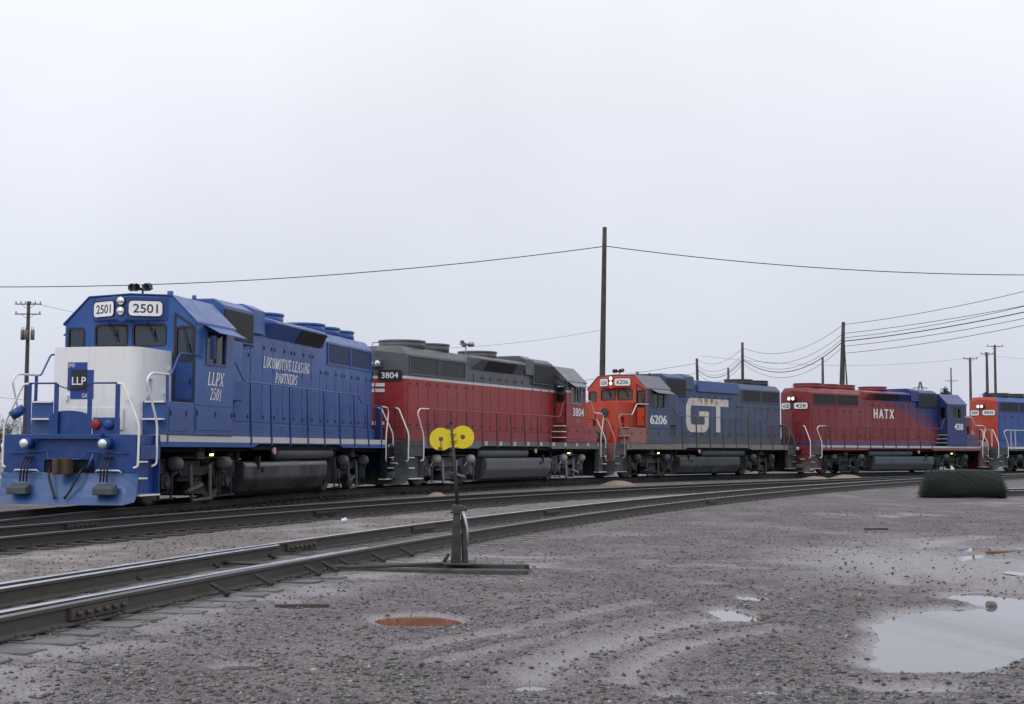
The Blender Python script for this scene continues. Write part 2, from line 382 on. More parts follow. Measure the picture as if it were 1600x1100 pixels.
def track(path, shine, label, first, tiemat, joints=(), longties=None):
    root = empty('railway_track', (0, 0, 0), label=label, cat='railway track', group='railway tracks of the yard')
    ms = railmats(shine)
    for off in (-.753, .753): rail_mesh('rail', path, off, ms if off > 0 or shine == 'dull' else railmats('worn'), root)
    fr = frames(path); rest = MB(); n = 0
    for i in range(first, len(fr)-4, 2):
        if i % 2: continue
        p, t, nn = fr[i]
        if (i//2) % 1: continue
        hl = 1.3 + random.uniform(-.12, .06); o0, o1 = -hl, hl
        if longties and longties[0] <= p.y <= longties[1]: o0 = -hl - longties[2]
        mb = MB(); hw = .11; jz = random.uniform(-.008, .008); sk = random.uniform(-.02, .02)
        vs = []
        for z in (-.36, -.174+jz*.2):
            for (a, b) in ((o0, -hw), (o1, -hw), (o1, hw), (o0, hw)):
                q = p + nn*a + t*(b + sk*a); vs.append((q.x, q.y, z))
        fs = [(0, 3, 2, 1), (4, 5, 6, 7), (0, 1, 5, 4), (1, 2, 6, 5), (2, 3, 7, 6), (3, 0, 4, 7)]
        for off in (-.753, .753):       # tie plate and spikes
            for (a0, a1) in ((off-.17, off+.17),):
                pass
        if n < 95:
            mb.add(vs, fs, 0)
            for off in (-.753, .753):
                q0 = p + nn*off; r = []
                for z in (-.175, -.162):
                    for (a, b) in ((-.18, -.09), (.18, -.09), (.18, .09), (-.18, .09)):
                        q = q0 + nn*a + t*b; r.append((q.x, q.y, z))
                mb.add(r, fs, 1)
                for a in (-.105, .105):
                    for b in (-.05, .055):
                        q = q0 + nn*a + t*b; mb.box(q.x-.014, q.x+.014, q.y-.014, q.y+.014, -.165, -.13, 1)
            mb.build('tie', [tiemat, ms[0]], root, bevel=.008, seg=1)
        else: rest.add(vs, fs, 0)
        n += 1
    if rest.v:
        o = rest.build('tie', tiemat, root); o['kind'] = 'stuff'
    for (y, off) in joints:             # bolted joint bars on both faces of the rail web
        i = min(range(len(fr)), key=lambda k: abs(fr[k][0].y - y)); p, t, nn = fr[i]; mb = MB()
        for sg in (-1, 1):
            vs = []
            for z in (-.135, -.042):
                for (a, b) in ((.013, -.45), (.052, -.45), (.052, .45), (.013, .45)):
                    q = p + nn*(off + sg*a) + t*b; vs.append((q.x, q.y, z))
            mb.add(vs, [(0, 3, 2, 1), (4, 5, 6, 7), (0, 1, 5, 4), (1, 2, 6, 5), (2, 3, 7, 6), (3, 0, 4, 7)], 0)
            for b in (-.35, -.21, -.07, .07, .21, .35):
                q = p + nn*(off + sg*.045) + t*b; q2 = p + nn*(off + sg*.095) + t*b
                mb.cyl((q.x, q.y, -.088), (q2.x, q2.y, -.088), .022, n=6)
        mb.build('joint_bar', ms[0], root)
    return root, ms
tr1, ms1 = track(T1, 'dull', 'curving greasy track under the line of coupled locomotives', 60, TIEM)
tr2, ms2 = track(T2, 'dull', 'dark empty track lying close in front of the locomotives', 48, TIEM, [(16.9, -.753), (29.5, -.753), (24, .753)])
tr3, ms3 = track(T3, 'bright', 'bright worn track in the foreground with the switch beside the yellow target', 60, TIEW,
                 [(12.1, -.753), (14.4, .753), (19.3, .753), (23.4, .753), (29.9, .753), (36.8, -.753)], (15.9, 17.6, 0.0))
# switch point rails inside the stock rails, opening towards the left
iy = lambda path, y: min(range(len(path)), key=lambda k: abs(path[k].y - y))
a, b = iy(T3, 8.6), iy(T3, 18.6)
rail_mesh('switch_point', T3, 0, ms3, tr3, z=-.004, s0=a, s1=b, offs=lambda i: -.753 + .078 + (b-a-i)*.0045)
rail_mesh('switch_point', T3, 0, ms3, tr3, z=-.004, s0=a, s1=b, offs=lambda i: .753 - .16 - (b-a-i)*.0030)
fr3 = frames(T3)
for k, y in enumerate((13.9, 15.0, 16.0, 16.5, 17.1, 18.0, 19.0)):      # rail braces against the near rail
    p, t, nn = fr3[iy(T3, y)]
    for off, sg in ((-.753, -1),) + (((.753, -1),) if k % 2 else ()):
        mb = MB(); q = p + nn*(off+sg*.06); q2 = p + nn*(off+sg*.26)
        mb.tube([(q.x, q.y, -.06), (q2.x, q2.y, -.155)], [.022, .03], 6)
        q3 = p + nn*(off+sg*.22); mb.cyl((q3.x, q3.y, -.17), (q3.x, q3.y, -.13), .03, n=6)
        mb.build('rail_brace', ms2[0], tr3, bevel=.006)
# throw rod under the rails
p, t, nn = fr3[iy(T3, 16.75)]
mb = MB(); q0 = p + nn*.8; mb.tube([(q0.x, q0.y, -.12), tuple(list(p + nn*(-1.05)) + [-.13]), (-.75, 16.93, -.12)], .022, 8)
mb.build('throw_rod', ms3[0], tr3)

# ------------------------------------------------------------ ground
def axis(lo, hi, a, b, st, g):
    xs = list(np.arange(a, b+1e-6, st)); d = st; x = b
    while x < hi: d *= g; x += d; xs.append(x)
    d = st; x = a
    while x > lo: d *= g; x -= d; xs.insert(0, x)
    return np.array(xs)
gx = axis(-900, 900, -5.2, 6.6, .06, 1.06); gy = axis(-60, 2500, 7.2, 19, .06, 1.035)
X, Y = np.meshgrid(gx, gy)
rng = np.random.RandomState(3)
def vnoise(X, Y, sc, seed):
    r = np.random.RandomState(seed).rand(256, 256); x = X/sc; y = Y/sc
    xi = np.floor(x).astype(int); yi = np.floor(y).astype(int); fx = x-xi; fy = y-yi; fx = fx*fx*(3-2*fx); fy = fy*fy*(3-2*fy)
    g = lambda a, b: r[a % 256, b % 256]
    return (g(xi, yi)*(1-fx)+g(xi+1, yi)*fx)*(1-fy) + (g(xi, yi+1)*(1-fx)+g(xi+1, yi+1)*fx)*fy
def fbm(X, Y, sc, seed, o=4): return sum(vnoise(X, Y, sc/2**k, seed+k)*.5**k for k in range(o))/sum(.5**k for k in range(o)) - .5
def height(X, Y):
    d1, s1 = pathdist(T1, X, Y); d2, s2 = pathdist(T2, X, Y); d3, s3 = pathdist(T3, X, Y)
    near = np.clip(1 - Y/120, 0, 1)
    H = -.205 + near*(.075*fbm(X, Y, 3.2, 11) + .032*fbm(X, Y, .45, 21) + .014*fbm(X, Y, .13, 31, 2))
    trk = np.exp(-(d3/1.6)**2) + np.exp(-(d2/1.7)**2) + np.exp(-(d1/1.8)**2)
    tk_ = np.clip(trk, 0, 1); H = H*(1-tk_*.8) + (-.186 + (.012 + .018*np.clip((Y-13)/5, 0, 1))*(d3 < 2.2))*tk_*.8
    H += .05*fbm(X, Y, .45, 77)*tk_*(d3 < 2.2) + .015*fbm(X, Y, .3, 78)*tk_
    def dip(cx, cy, rx, ry, a, dep):
        c, s = math.cos(a), math.sin(a); u = ((X-cx)*c + (Y-cy)*s)/rx; v = (-(X-cx)*s + (Y-cy)*c)/ry
        w_ = .55*fbm(X, Y, .9, 41); return -dep*np.exp(-np.maximum(u*u + v*v - .55 + w_, 0)*1.5)
    rest = np.exp(-np.maximum(((X-4.6)/2.0)**2 + ((Y-12.3)/3.2)**2-.7, 0)*2.5)
    H = H*(1-rest*.8) + (-.215)*rest*.8
    H += 0
    sd = polysd(X, Y, PUD) + .34*fbm(X, Y, .8, 43) + .10*fbm(X, Y, .16, 44); k_ = np.clip((.42-sd)/.85, 0, 1); k_ = k_*k_*(3-2*k_); H = H*(1-k_) + (-.292)*k_ + .028*fbm(X, Y, .22, 45)*k_*(1-k_)*4
    H += dip(1.98, 12.75, .20, .55, 0, .075) + dip(2.4, 14.2, .14, .3, 0, .045) + dip(-.78, 12.3, .36, .42, .3, .085) + dip(-1.84, 9.66, .17, .22, 0, .075)
    H += dip(.1, 8.84, .22, .14, 0, .17) + dip(1.5, 8.82, .26, .12, 0, .10) + dip(.95, 8.7, .15, .2, 0, .04) + dip(2.5, 8.95, .35, .2, 0, .03)
    rr = np.sqrt(((X-6.9)/2.1)**2 + ((Y-19.0)/3.6)**2); kk = np.clip((1.35-rr)/.2, 0, 1)
    H = H*(1-kk) + kk*(-.228 + .055*fbm(X, Y*.45, .9, 46) + .012*fbm(X, Y, .2, 47) + .05*np.clip((rr-.7)/.35, 0, 1) + .03*np.clip((6.1-X)/.4, 0, 1) - .004)
    # wheel ruts curving through the mud
    for (x0, y0, x1, y1, x2, y2, w_) in RUTS:
        dd = np.full(X.shape, 9.)
        for k in range(30):
            t0 = k/29; px = (1-t0)**2*x0 + 2*t0*(1-t0)*x1 + t0*t0*x2; py = (1-t0)**2*y0 + 2*t0*(1-t0)*y1 + t0*t0*y2
            dd = np.minimum(dd, np.hypot(X-px, (Y-py)*.7))
        H += (.55+1.6*fbm(X, Y, .7, 88))*(-.036)*np.exp(-(dd/w_)**2) + .024*np.exp(-((dd-w_*1.9)/(w_*.7))**2)
    return H, d1, s1, d2, s2, d3, s3
PUD = [(2.62,9.75),(2.66,10.4),(2.85,11.1),(3.2,12.2),(3.45,12.9),(3.95,13.35),(4.5,13.55),(4.62,13.9),(4.5,14.5),(4.75,14.95),(5.6,15.15),(6.8,14.8),(7.2,13),(6.3,11.2),(5.2,10.5),(4.2,10.3),(3.6,10.2),(3.1,9.75)]
def polysd(X, Y, P):
    m = (X > 0) & (X < 10) & (Y > 7) & (Y < 18); x = X[m]; y = Y[m]; d = np.full(x.shape, 9.); ins = np.zeros(x.shape, bool); n = len(P)
    for i in range(n):
        a, c = P[i], P[(i+1) % n]; ex, ey = c[0]-a[0], c[1]-a[1]; t = np.clip(((x-a[0])*ex + (y-a[1])*ey)/(ex*ex+ey*ey), 0, 1)
        d = np.minimum(d, np.hypot(x-a[0]-t*ex, y-a[1]-t*ey)); ins ^= ((a[1] > y) != (c[1] > y)) & (x < ex*(y-a[1])/(ey if ey else 1e-9) + a[0])
    o = np.full(X.shape, 9.); o[m] = np.where(ins, -d, d); return o
RUTS = [(.15, 9.1, .55, 10.8, 1.75, 12.3, .12), (.72, 8.9, .9, 10.5, 2.15, 11.5, .075), (-.75, 10.3, .2, 11.7, 1.3, 13.6, .06), (-.5, 9.6, .35, 10.9, 1.35, 12.6, .05),
        (4.3, 15.6, 4.6, 20.0, 8.0, 24, .16), (4.9, 15.8, 5.2, 19.4, 9.3, 23, .12), (5.6, 16, 6.3, 19, 10.5, 21, .16), (3.6, 9.4, 4.3, 11.3, 6.4, 12.4, .10), (3.9, 8.8, 4.9, 10.6, 6.8, 11.4, .10)]
H, d1, s1, d2, s2, d3, s3 = height(X, Y)
# dirt zones (kinds of surface, not light): oil, tan sand, smooth wet mud
n_ = fbm(X, Y, 1.3, 51)
oil = np.clip(1.25 - np.maximum(d1-1.25, 0)/1.1 + n_, 0, 1); oil = np.maximum(oil, np.clip(1.15 - np.maximum(d2-.9, 0)/.42 + n_*1.2, 0, 1))
oil = np.maximum(oil, .6*np.clip(1.0 - np.maximum(d3-.75, 0)/.55 + n_*1.6, 0, 1))
between = np.clip(1-np.abs((d2+d3)-3.6)/2.6, 0, 1)*(s3 > 0)*(s2 < 0)
tan = np.clip(between*1.5*(1-oil) + (s3 > 0)*(Y < 30)*.3 + .3*fbm(X, Y, 2.3, 61), 0, 1)*np.clip(1-oil, 0, 1)
mud = np.clip((fbm(X, Y*.6, 1.5, 71)*4.2 + fbm(X, Y, .4, 72)*2.2 - .75), 0, 1)*.95
for (x0, y0, x1, y1, x2, y2, w_) in RUTS:
    for k in range(24):
        t0 = k/23; px = (1-t0)**2*x0 + 2*t0*(1-t0)*x1 + t0*t0*x2; py = (1-t0)**2*y0 + 2*t0*(1-t0)*y1 + t0*t0*y2
        mud = np.maximum(mud, (.95 + n_)*np.exp(-(np.hypot(X-px, (Y-py)*.8)/(w_*1.9))**2))
mud = np.maximum(mud, np.clip(1.4*np.exp(-(((X-6.0)/2.2)**2 + ((Y-18)/4.6)**2)) + n_*1.3 - .1, 0, 1))
mud = np.maximum(mud, np.clip(.9*np.exp(-(((d3-1.35)/.5)**2))*(s3 < 0)*np.clip(1-(Y-17.5)/3, 0, 1)*np.clip(1+fbm(X, Y, .6, 91)*3.2, 0, 1.4), 0, 1))
mud = np.maximum(mud, (d3 < .7)*np.clip(1-(Y-21)/6, 0, 1)*np.clip(.55+fbm(X, Y, .5, 92)*2.5, 0, 1))
mud = np.maximum(mud, np.clip((-.215-H)*40, 0, 1)*(Y < 19))
ny, nx = X.shape
me = bpy.data.meshes.new('ground')
verts = np.stack([X.ravel(), Y.ravel(), H.ravel()], 1)
idx = np.arange(ny*nx).reshape(ny, nx)
q = np.stack([idx[:-1, :-1].ravel(), idx[:-1, 1:].ravel(), idx[1:, 1:].ravel(), idx[1:, :-1].ravel()], 1)
me.vertices.add(len(verts)); me.vertices.foreach_set('co', verts.ravel())
me.loops.add(q.size); me.loops.foreach_set('vertex_index', q.ravel())
me.polygons.add(len(q)); me.polygons.foreach_set('loop_start', np.arange(0, q.size, 4)); me.polygons.foreach_set('loop_total', np.full(len(q), 4))
me.polygons.foreach_set('use_smooth', np.ones(len(q), bool)); me.update()
at = me.color_attributes.new('zones', 'FLOAT_COLOR', 'POINT')
at.data.foreach_set('color', np.stack([oil.ravel(), tan.ravel(), mud.ravel(), np.ones(oil.size)], 1).ravel())
go = bpy.data.objects.new('ground', me); C.objects.link(go); go['kind'] = 'structure'
m, t, b = newmat('wet_gravel'); 
tcn = nd(t, 'ShaderNodeTexCoord'); P = tcn.outputs['Object']
ca = nd(t, 'ShaderNodeAttribute'); ca.attribute_name = 'zones'; cs = nd(t, 'ShaderNodeSeparateColor'); t.links.new(ca.outputs['Color'], cs.inputs[0])
v1 = nd(t, 'ShaderNodeTexVoronoi'); v1.inputs['Scale'].default_value = 48; t.links.new(P, v1.inputs['Vector'])
v2 = nd(t, 'ShaderNodeTexVoronoi'); v2.inputs['Scale'].default_value = 85; t.links.new(P, v2.inputs['Vector'])
nA = noise(t, P, 1.1, 6, .65); nB = noise(t, P, 9, 5, .7); nC = noise(t, P, 46, 3, .7)
sv = nd(t, 'ShaderNodeSeparateColor'); t.links.new(v1.outputs['Color'], sv.inputs[0])
sv2 = nd(t, 'ShaderNodeSeparateColor'); t.links.new(v2.outputs['Color'], sv2.inputs[0])
g = mixc(t, sv.outputs[0], (.058, .052, .058), (.30, .272, .292))
g = mixc(t, mth(t, 'GREATER_THAN', sv.outputs[1], .955), g, (.36, .34, .32))
g = mixc(t, mth(t, 'MULTIPLY', mth(t, 'GREATER_THAN', sv2.outputs[0], .7), .5), g, (.17, .145, .125))
g = mixc(t, mr(t, nB, .38, .66, 0, .6), g, (.078, .070, .069))
g = mixc(t, mr(t, nA, .42, .62, 0, .5), g, (.265, .235, .238))
tn = mixc(t, sv.outputs[2], (.19, .158, .14), (.36, .31, .285))
g = mixc(t, mth(t, 'MULTIPLY', cs.outputs[1], .85), g, tn)
mdc = mixc(t, nB, (.245, .22, .232), (.40, .365, .382))
mk = mth(t, 'MULTIPLY', cs.outputs[2], mr(t, nC, .3, .6, .55, 1.0))
g = mixc(t, mth(t, 'MULTIPLY', mk, .85), g, mdc)
g = mixc(t, mth(t, 'MULTIPLY', cs.outputs[0], mr(t, nB, .25, .6, .99, .78)), g, (.008, .008, .0085))
t.links.new(g, b.inputs['Base Color'])
ro = mth(t, 'SUBTRACT', .72, mth(t, 'MULTIPLY', mth(t, 'MULTIPLY', mk, mk), .46)); t.links.new(ro, b.inputs['Roughness'])
t.links.new(mth(t,'MULTIPLY',mth(t,'ADD',.08,mth(t,'MULTIPLY',mk,.45)),mth(t,'SUBTRACT',1.0,mth(t,'MULTIPLY',cs.outputs[0],.9))), b.inputs['Specular IOR Level'])
hs = mth(t, 'ADD', mth(t, 'MULTIPLY', mth(t, 'SUBTRACT', 1, v1.outputs['Distance']), .02), mth(t, 'ADD', mth(t, 'MULTIPLY', mth(t, 'SUBTRACT', 1, v2.outputs['Distance']), .008), mth(t, 'MULTIPLY', nB, .03)))
hs = mth(t, 'MULTIPLY', hs, mth(t, 'SUBTRACT', 1, mth(t, 'MULTIPLY', mk, .8)))
bn = nd(t, 'ShaderNodeBump'); bn.inputs['Strength'].default_value = 1.0; bn.inputs['Distance'].default_value = 1.0
t.links.new(hs, bn.inputs['Height']); t.links.new(bn.outputs[0], b.inputs['Normal'])
me.materials.append(m)
def gz(x, y):
    i = int(np.searchsorted(gy, y)); j = int(np.searchsorted(gx, x)); return float(H[min(i, ny-1), min(j, nx-1)])

# puddles: level sheets of water lying in the dips
def watermat(name, col, rough=.02, alpha=.8):
    m, t, b = newmat(name); b.inputs['Base Color'].default_value = (*col, 1); b.inputs['Roughness'].default_value = rough
    b.inputs['IOR'].default_value = 1.33; b.inputs['Specular IOR Level'].default_value = .62
    tc = nd(t, 'ShaderNodeTexCoord'); bn = nd(t, 'ShaderNodeBump'); bn.inputs['Strength'].default_value = .04; bn.inputs['Distance'].default_value = .01
    t.links.new(noise(t, tc.outputs['Object'], 6, 2, .5), bn.inputs['Height']); t.links.new(bn.outputs[0], b.inputs['Normal']); return m
W1 = watermat('muddy_water', (.13, .12, .125), .03); W2 = watermat('rusty_water', (.22, .065, .025), .05); W3 = watermat('dark_water', (.04, .045, .06))
W2.node_tree.nodes['Principled BSDF'].inputs['Specular IOR Level'].default_value = .35
W3.node_tree.nodes['Principled BSDF'].inputs['Specular IOR Level'].default_value = .35
def puddle(cx, cy, rx, ry, z, wm, ph=0):
    mb = MB(); n = 40; vs = [(cx + rx*math.cos(2*math.pi*i/n)*(1+.1*math.sin(3*i*2*math.pi/n+ph)), cy + ry*math.sin(2*math.pi*i/n)*(1+.1*math.cos(2*i*2*math.pi/n+ph)), z) for i in range(n)]
    mb.add(vs, [tuple(range(n))]); o = mb.build('puddle', wm); o['kind'] = 'structure'; return o
puddle(5.4, 12.3, 3.9, 5.6, -.247, W1)
puddle(7.35, 18.6, 1.45, 3.3, -.228, W1, 3)
puddle(2.05, 12.9, .45, .95, -.241, W1, 1); puddle(-.78, 12.3, .45, .6, -.25, W2, 2); puddle(-1.84, 9.66, .22, .3, -.25, W3, 0)
puddle(.1, 8.84, .34, .24, -.240, W1, 2); puddle(1.45, 8.82, .42, .22, -.243, W1, 1); puddle(2.42, 14.2, .25, .4, -.235, W1, 0)

# loose stones lying on the gravel: one scattered mass
def stones(n, ymin, ymax, smin, smax, seed):
    r = np.random.RandomState(seed); mb = MB(); oct_v = np.array([(1, 0, 0), (-1, 0, 0), (0, 1, 0), (0, -1, 0), (0, 0, 1), (0, 0, -1)], float)
    oct_f = np.array([(0, 2, 4), (2, 1, 4), (1, 3, 4), (3, 0, 4), (2, 0, 5), (1, 2, 5), (3, 1, 5), (0, 3, 5)])
    u = r.rand(n); y = ymin*(ymax/ymin)**u; x = (r.rand(n)*2-1)*y*.38
    ii = np.clip(np.searchsorted(gy, y), 0, ny-1); jj = np.clip(np.searchsorted(gx, x), 0, nx-1)
    hz = H[ii, jj]; md = mud[ii, jj]; keep = (hz > -.222 - .023*(y < 15.2)) & (r.rand(n) > md*.85); dd = d3[ii, jj]; keep &= ~((dd < 1.0) & (r.rand(n) < .6)) & (d2[ii, jj] > 1.1)
    x, y, hz = x[keep], y[keep], hz[keep]; n = len(x); s = smin*(smax/smin)**(r.rand(n)**3.2)
    V = oct_v[None]*(.6 + .8*r.rand(n, 6, 1))*s[:, None, None]*np.array([1, 1, .62]); a = r.rand(n)*6.28
    ca_, sa_ = np.cos(a)[:, None], np.sin(a)[:, None]
    VX = V[:, :, 0]*ca_ - V[:, :, 1]*sa_ + x[:, None]; VY = V[:, :, 0]*sa_ + V[:, :, 1]*ca_ + y[:, None]; VZ = V[:, :, 2] + hz[:, None] + s[:, None]*.2
    vv = np.stack([VX, VY, VZ], 2).reshape(-1, 3); ff = (oct_f[None] + (np.arange(n)*6)[:, None, None]).reshape(-1, 3)
    me = bpy.data.meshes.new('gravel'); me.vertices.add(len(vv)); me.vertices.foreach_set('co', vv.ravel())
    me.loops.add(ff.size); me.loops.foreach_set('vertex_index', ff.ravel().astype(np.int32)); me.polygons.add(len(ff))
    me.polygons.foreach_set('loop_start', np.arange(0, ff.size, 3)); me.polygons.foreach_set('loop_total', np.full(len(ff), 3)); me.update()
    mats_ = [mat('stone_dark', (.062, .057, .058), .6, var=.1), mat('stone_grey', (.19, .178, .175), .6, var=.1), mat('stone_pale', (.33, .31, .29), .6, var=0), mat('stone_brown', (.13, .10, .08), .6, var=.1)]
    for q in mats_: me.materials.append(q)
    pm = r.choice(4, n, p=[.55, .385, .025, .04]); me.polygons.foreach_set('material_index', np.repeat(pm, 8).astype(np.int32))
    o = bpy.data.objects.new('gravel', me); C.objects.link(o)
    tag(o, 'loose grey stones scattered over the wet muddy yard ground', 'gravel', kind='stuff'); return o
stones(95000, 7.6, 36, .0045, .024, 5)
# ------------------------------------------------------------ locomotives
def V3(x, y, z): return (x, y, z)
def make_truck(root, cx, ang, M, lampx=None):
    """four-wheel truck: wheels and axles, cast side frames, brake cylinders, springs, hangers"""
    tk = bpy.data.objects.new('truck', None); C.objects.link(tk); tk.parent = root; tk.location = (cx, 0, 0); tk.rotation_euler = (0, 0, ang); tk.empty_display_size = .1
    for wx in (-1.37, 1.37):
        mb = MB()
        mb.cyl((wx, -.7, .5), (wx, .7, .5), .09, n=12)
        for s in (-1, 1):
            mb.lathe((wx, 0, .5), (0, s, 0), [(.68, .05), (.68, .535), (.71, .535), (.715, .508), (.82, .500), (.82, .42), (.795, .40), (.795, .22), (.83, .2), (.83, .12), (.86, .11), (.86, 0)], 28)
        mb.build('wheelset', [WHEEL], tk)
    for s in (-1, 1):
        y0, y1 = s*.98, s*1.13
        mb = MB()
        top = [(-2.0, .78), (-1.95, .90), (-1.05, .98), (-.75, .86), (-.5, .80), (.5, .80), (.75, .86), (1.05, .98), (1.95, .90), (2.0, .78)]
        bot = [(1.78, .66), (1.72, .34), (1.56, .30), (1.56, .60), (1.42, .68), (1.3, .68), (1.18, .60), (1.18, .30), (1.02, .34), (.92, .60), (.70, .68), (.45, .62), (-.45, .62), (-.70, .68), (-.92, .60), (-1.02, .34), (-1.18, .30), (-1.18, .60), (-1.3, .68), (-1.42, .68), (-1.56, .60), (-1.56, .30), (-1.72, .34), (-1.78, .66)]
        mb.prism(top + bot, 'y', y0, y1)
        for wx in (-1.37, 1.37):                     # journal boxes with covers
            mb.box(wx-.17, wx+.17, min(y0, s*1.22), max(y0, s*1.22), .36, .66)
            mb.cyl((wx, s*1.2, .5), (wx, s*1.27, .5), .115, n=14)
            for dx in (-.42, .42):                   # hanging brake rigging rods, links
                mb.tube([(wx+dx*.62, s*1.19, .84), (wx+dx*.66, s*1.2, .45), (wx+dx*.6, s*1.19, .12)], .028, 6)
                mb.tube([(wx+dx*.8, s*1.15, .8), (wx+dx*.84, s*1.16, .3)], .02, 6)
            mb.tube([(wx-.5, s*1.17, .16), (wx+.5, s*1.17, .13)], .024, 6)
            mb.box(wx-.34, wx-.26, min(s*1.1, s*1.24), max(s*1.1, s*1.24), .66, .94)
            mb.box(wx+.26, wx+.34, min(s*1.1, s*1.24), max(s*1.1, s*1.24), .66, .94)
        mb.tube([(-1.9, s*1.16, .93), (-.9, s*1.2, 1.02), (.9, s*1.2, 1.02), (1.9, s*1.16, .93)], .02, 6)
        mb.build('side_frame', [M['truck']], tk, bevel=.012, seg=1)
        mb = MB()                                    # swing hanger stirrup with the elliptic spring in it
        mb.tube([(-.52, s*1.24, .86), (-.50, s*1.27, .10), (.34, s*1.27, .08), (.38, s*1.24, .86)], .042, 6, fil=.05)
        mb.build('spring_hanger', [M['hanger']], tk)
        mb = MB()
        for k in range(6): mb.prism([(-.42+k*.03, .22+k*.045), (.32-k*.03, .22+k*.045), (.32-k*.03, .255+k*.045), (-.42+k*.03, .255+k*.045)], 'y', s*1.02, s*1.2)
        mb.build('leaf_spring', [M['truck']], tk)
        mb = MB(); mb.cyl((.0, s*1.33, .42), (.72, s*1.36, .28), .045, .055, n=8); mb.build('damper', [M['hanger']], tk)
        for wx in (-1.12, 1.12):                     # brake cylinders
            mb = MB(); dd = Vector((-.35 if wx > 0 else .35, 0, 0))
            a = Vector((wx + .2, s*1.32, .9)); bq = Vector((wx - .2, s*1.32, .88))
            mb.lathe(a, bq-a, [(0, 0), (0, .12), (.03, .15), (.24, .155), (.27, .13), (.33, .09), (.33, 0)], 16)
            mb.tube([(wx-.1, s*1.3, .8), (wx-.28, s*1.28, .62)], .03, 6)
            mb.build('brake_cylinder', [M['cyl']], tk)
    mb = MB(); mb.box(-.5, .5, -1.0, 1.0, .5, .95); mb.box(-1.9, 1.9, -.62, .62, .52, .74); mb.build('bolster', [M['truck']], tk)
    for s in (-1, 1):
        mb = MB(); mb.box(-.16, .16, min(s*1.0, s*1.3), max(s*1.0, s*1.3), .98, 1.24); mb.build('frame_lug', [M['truck']], tk, bevel=.01, seg=1)
    return tk

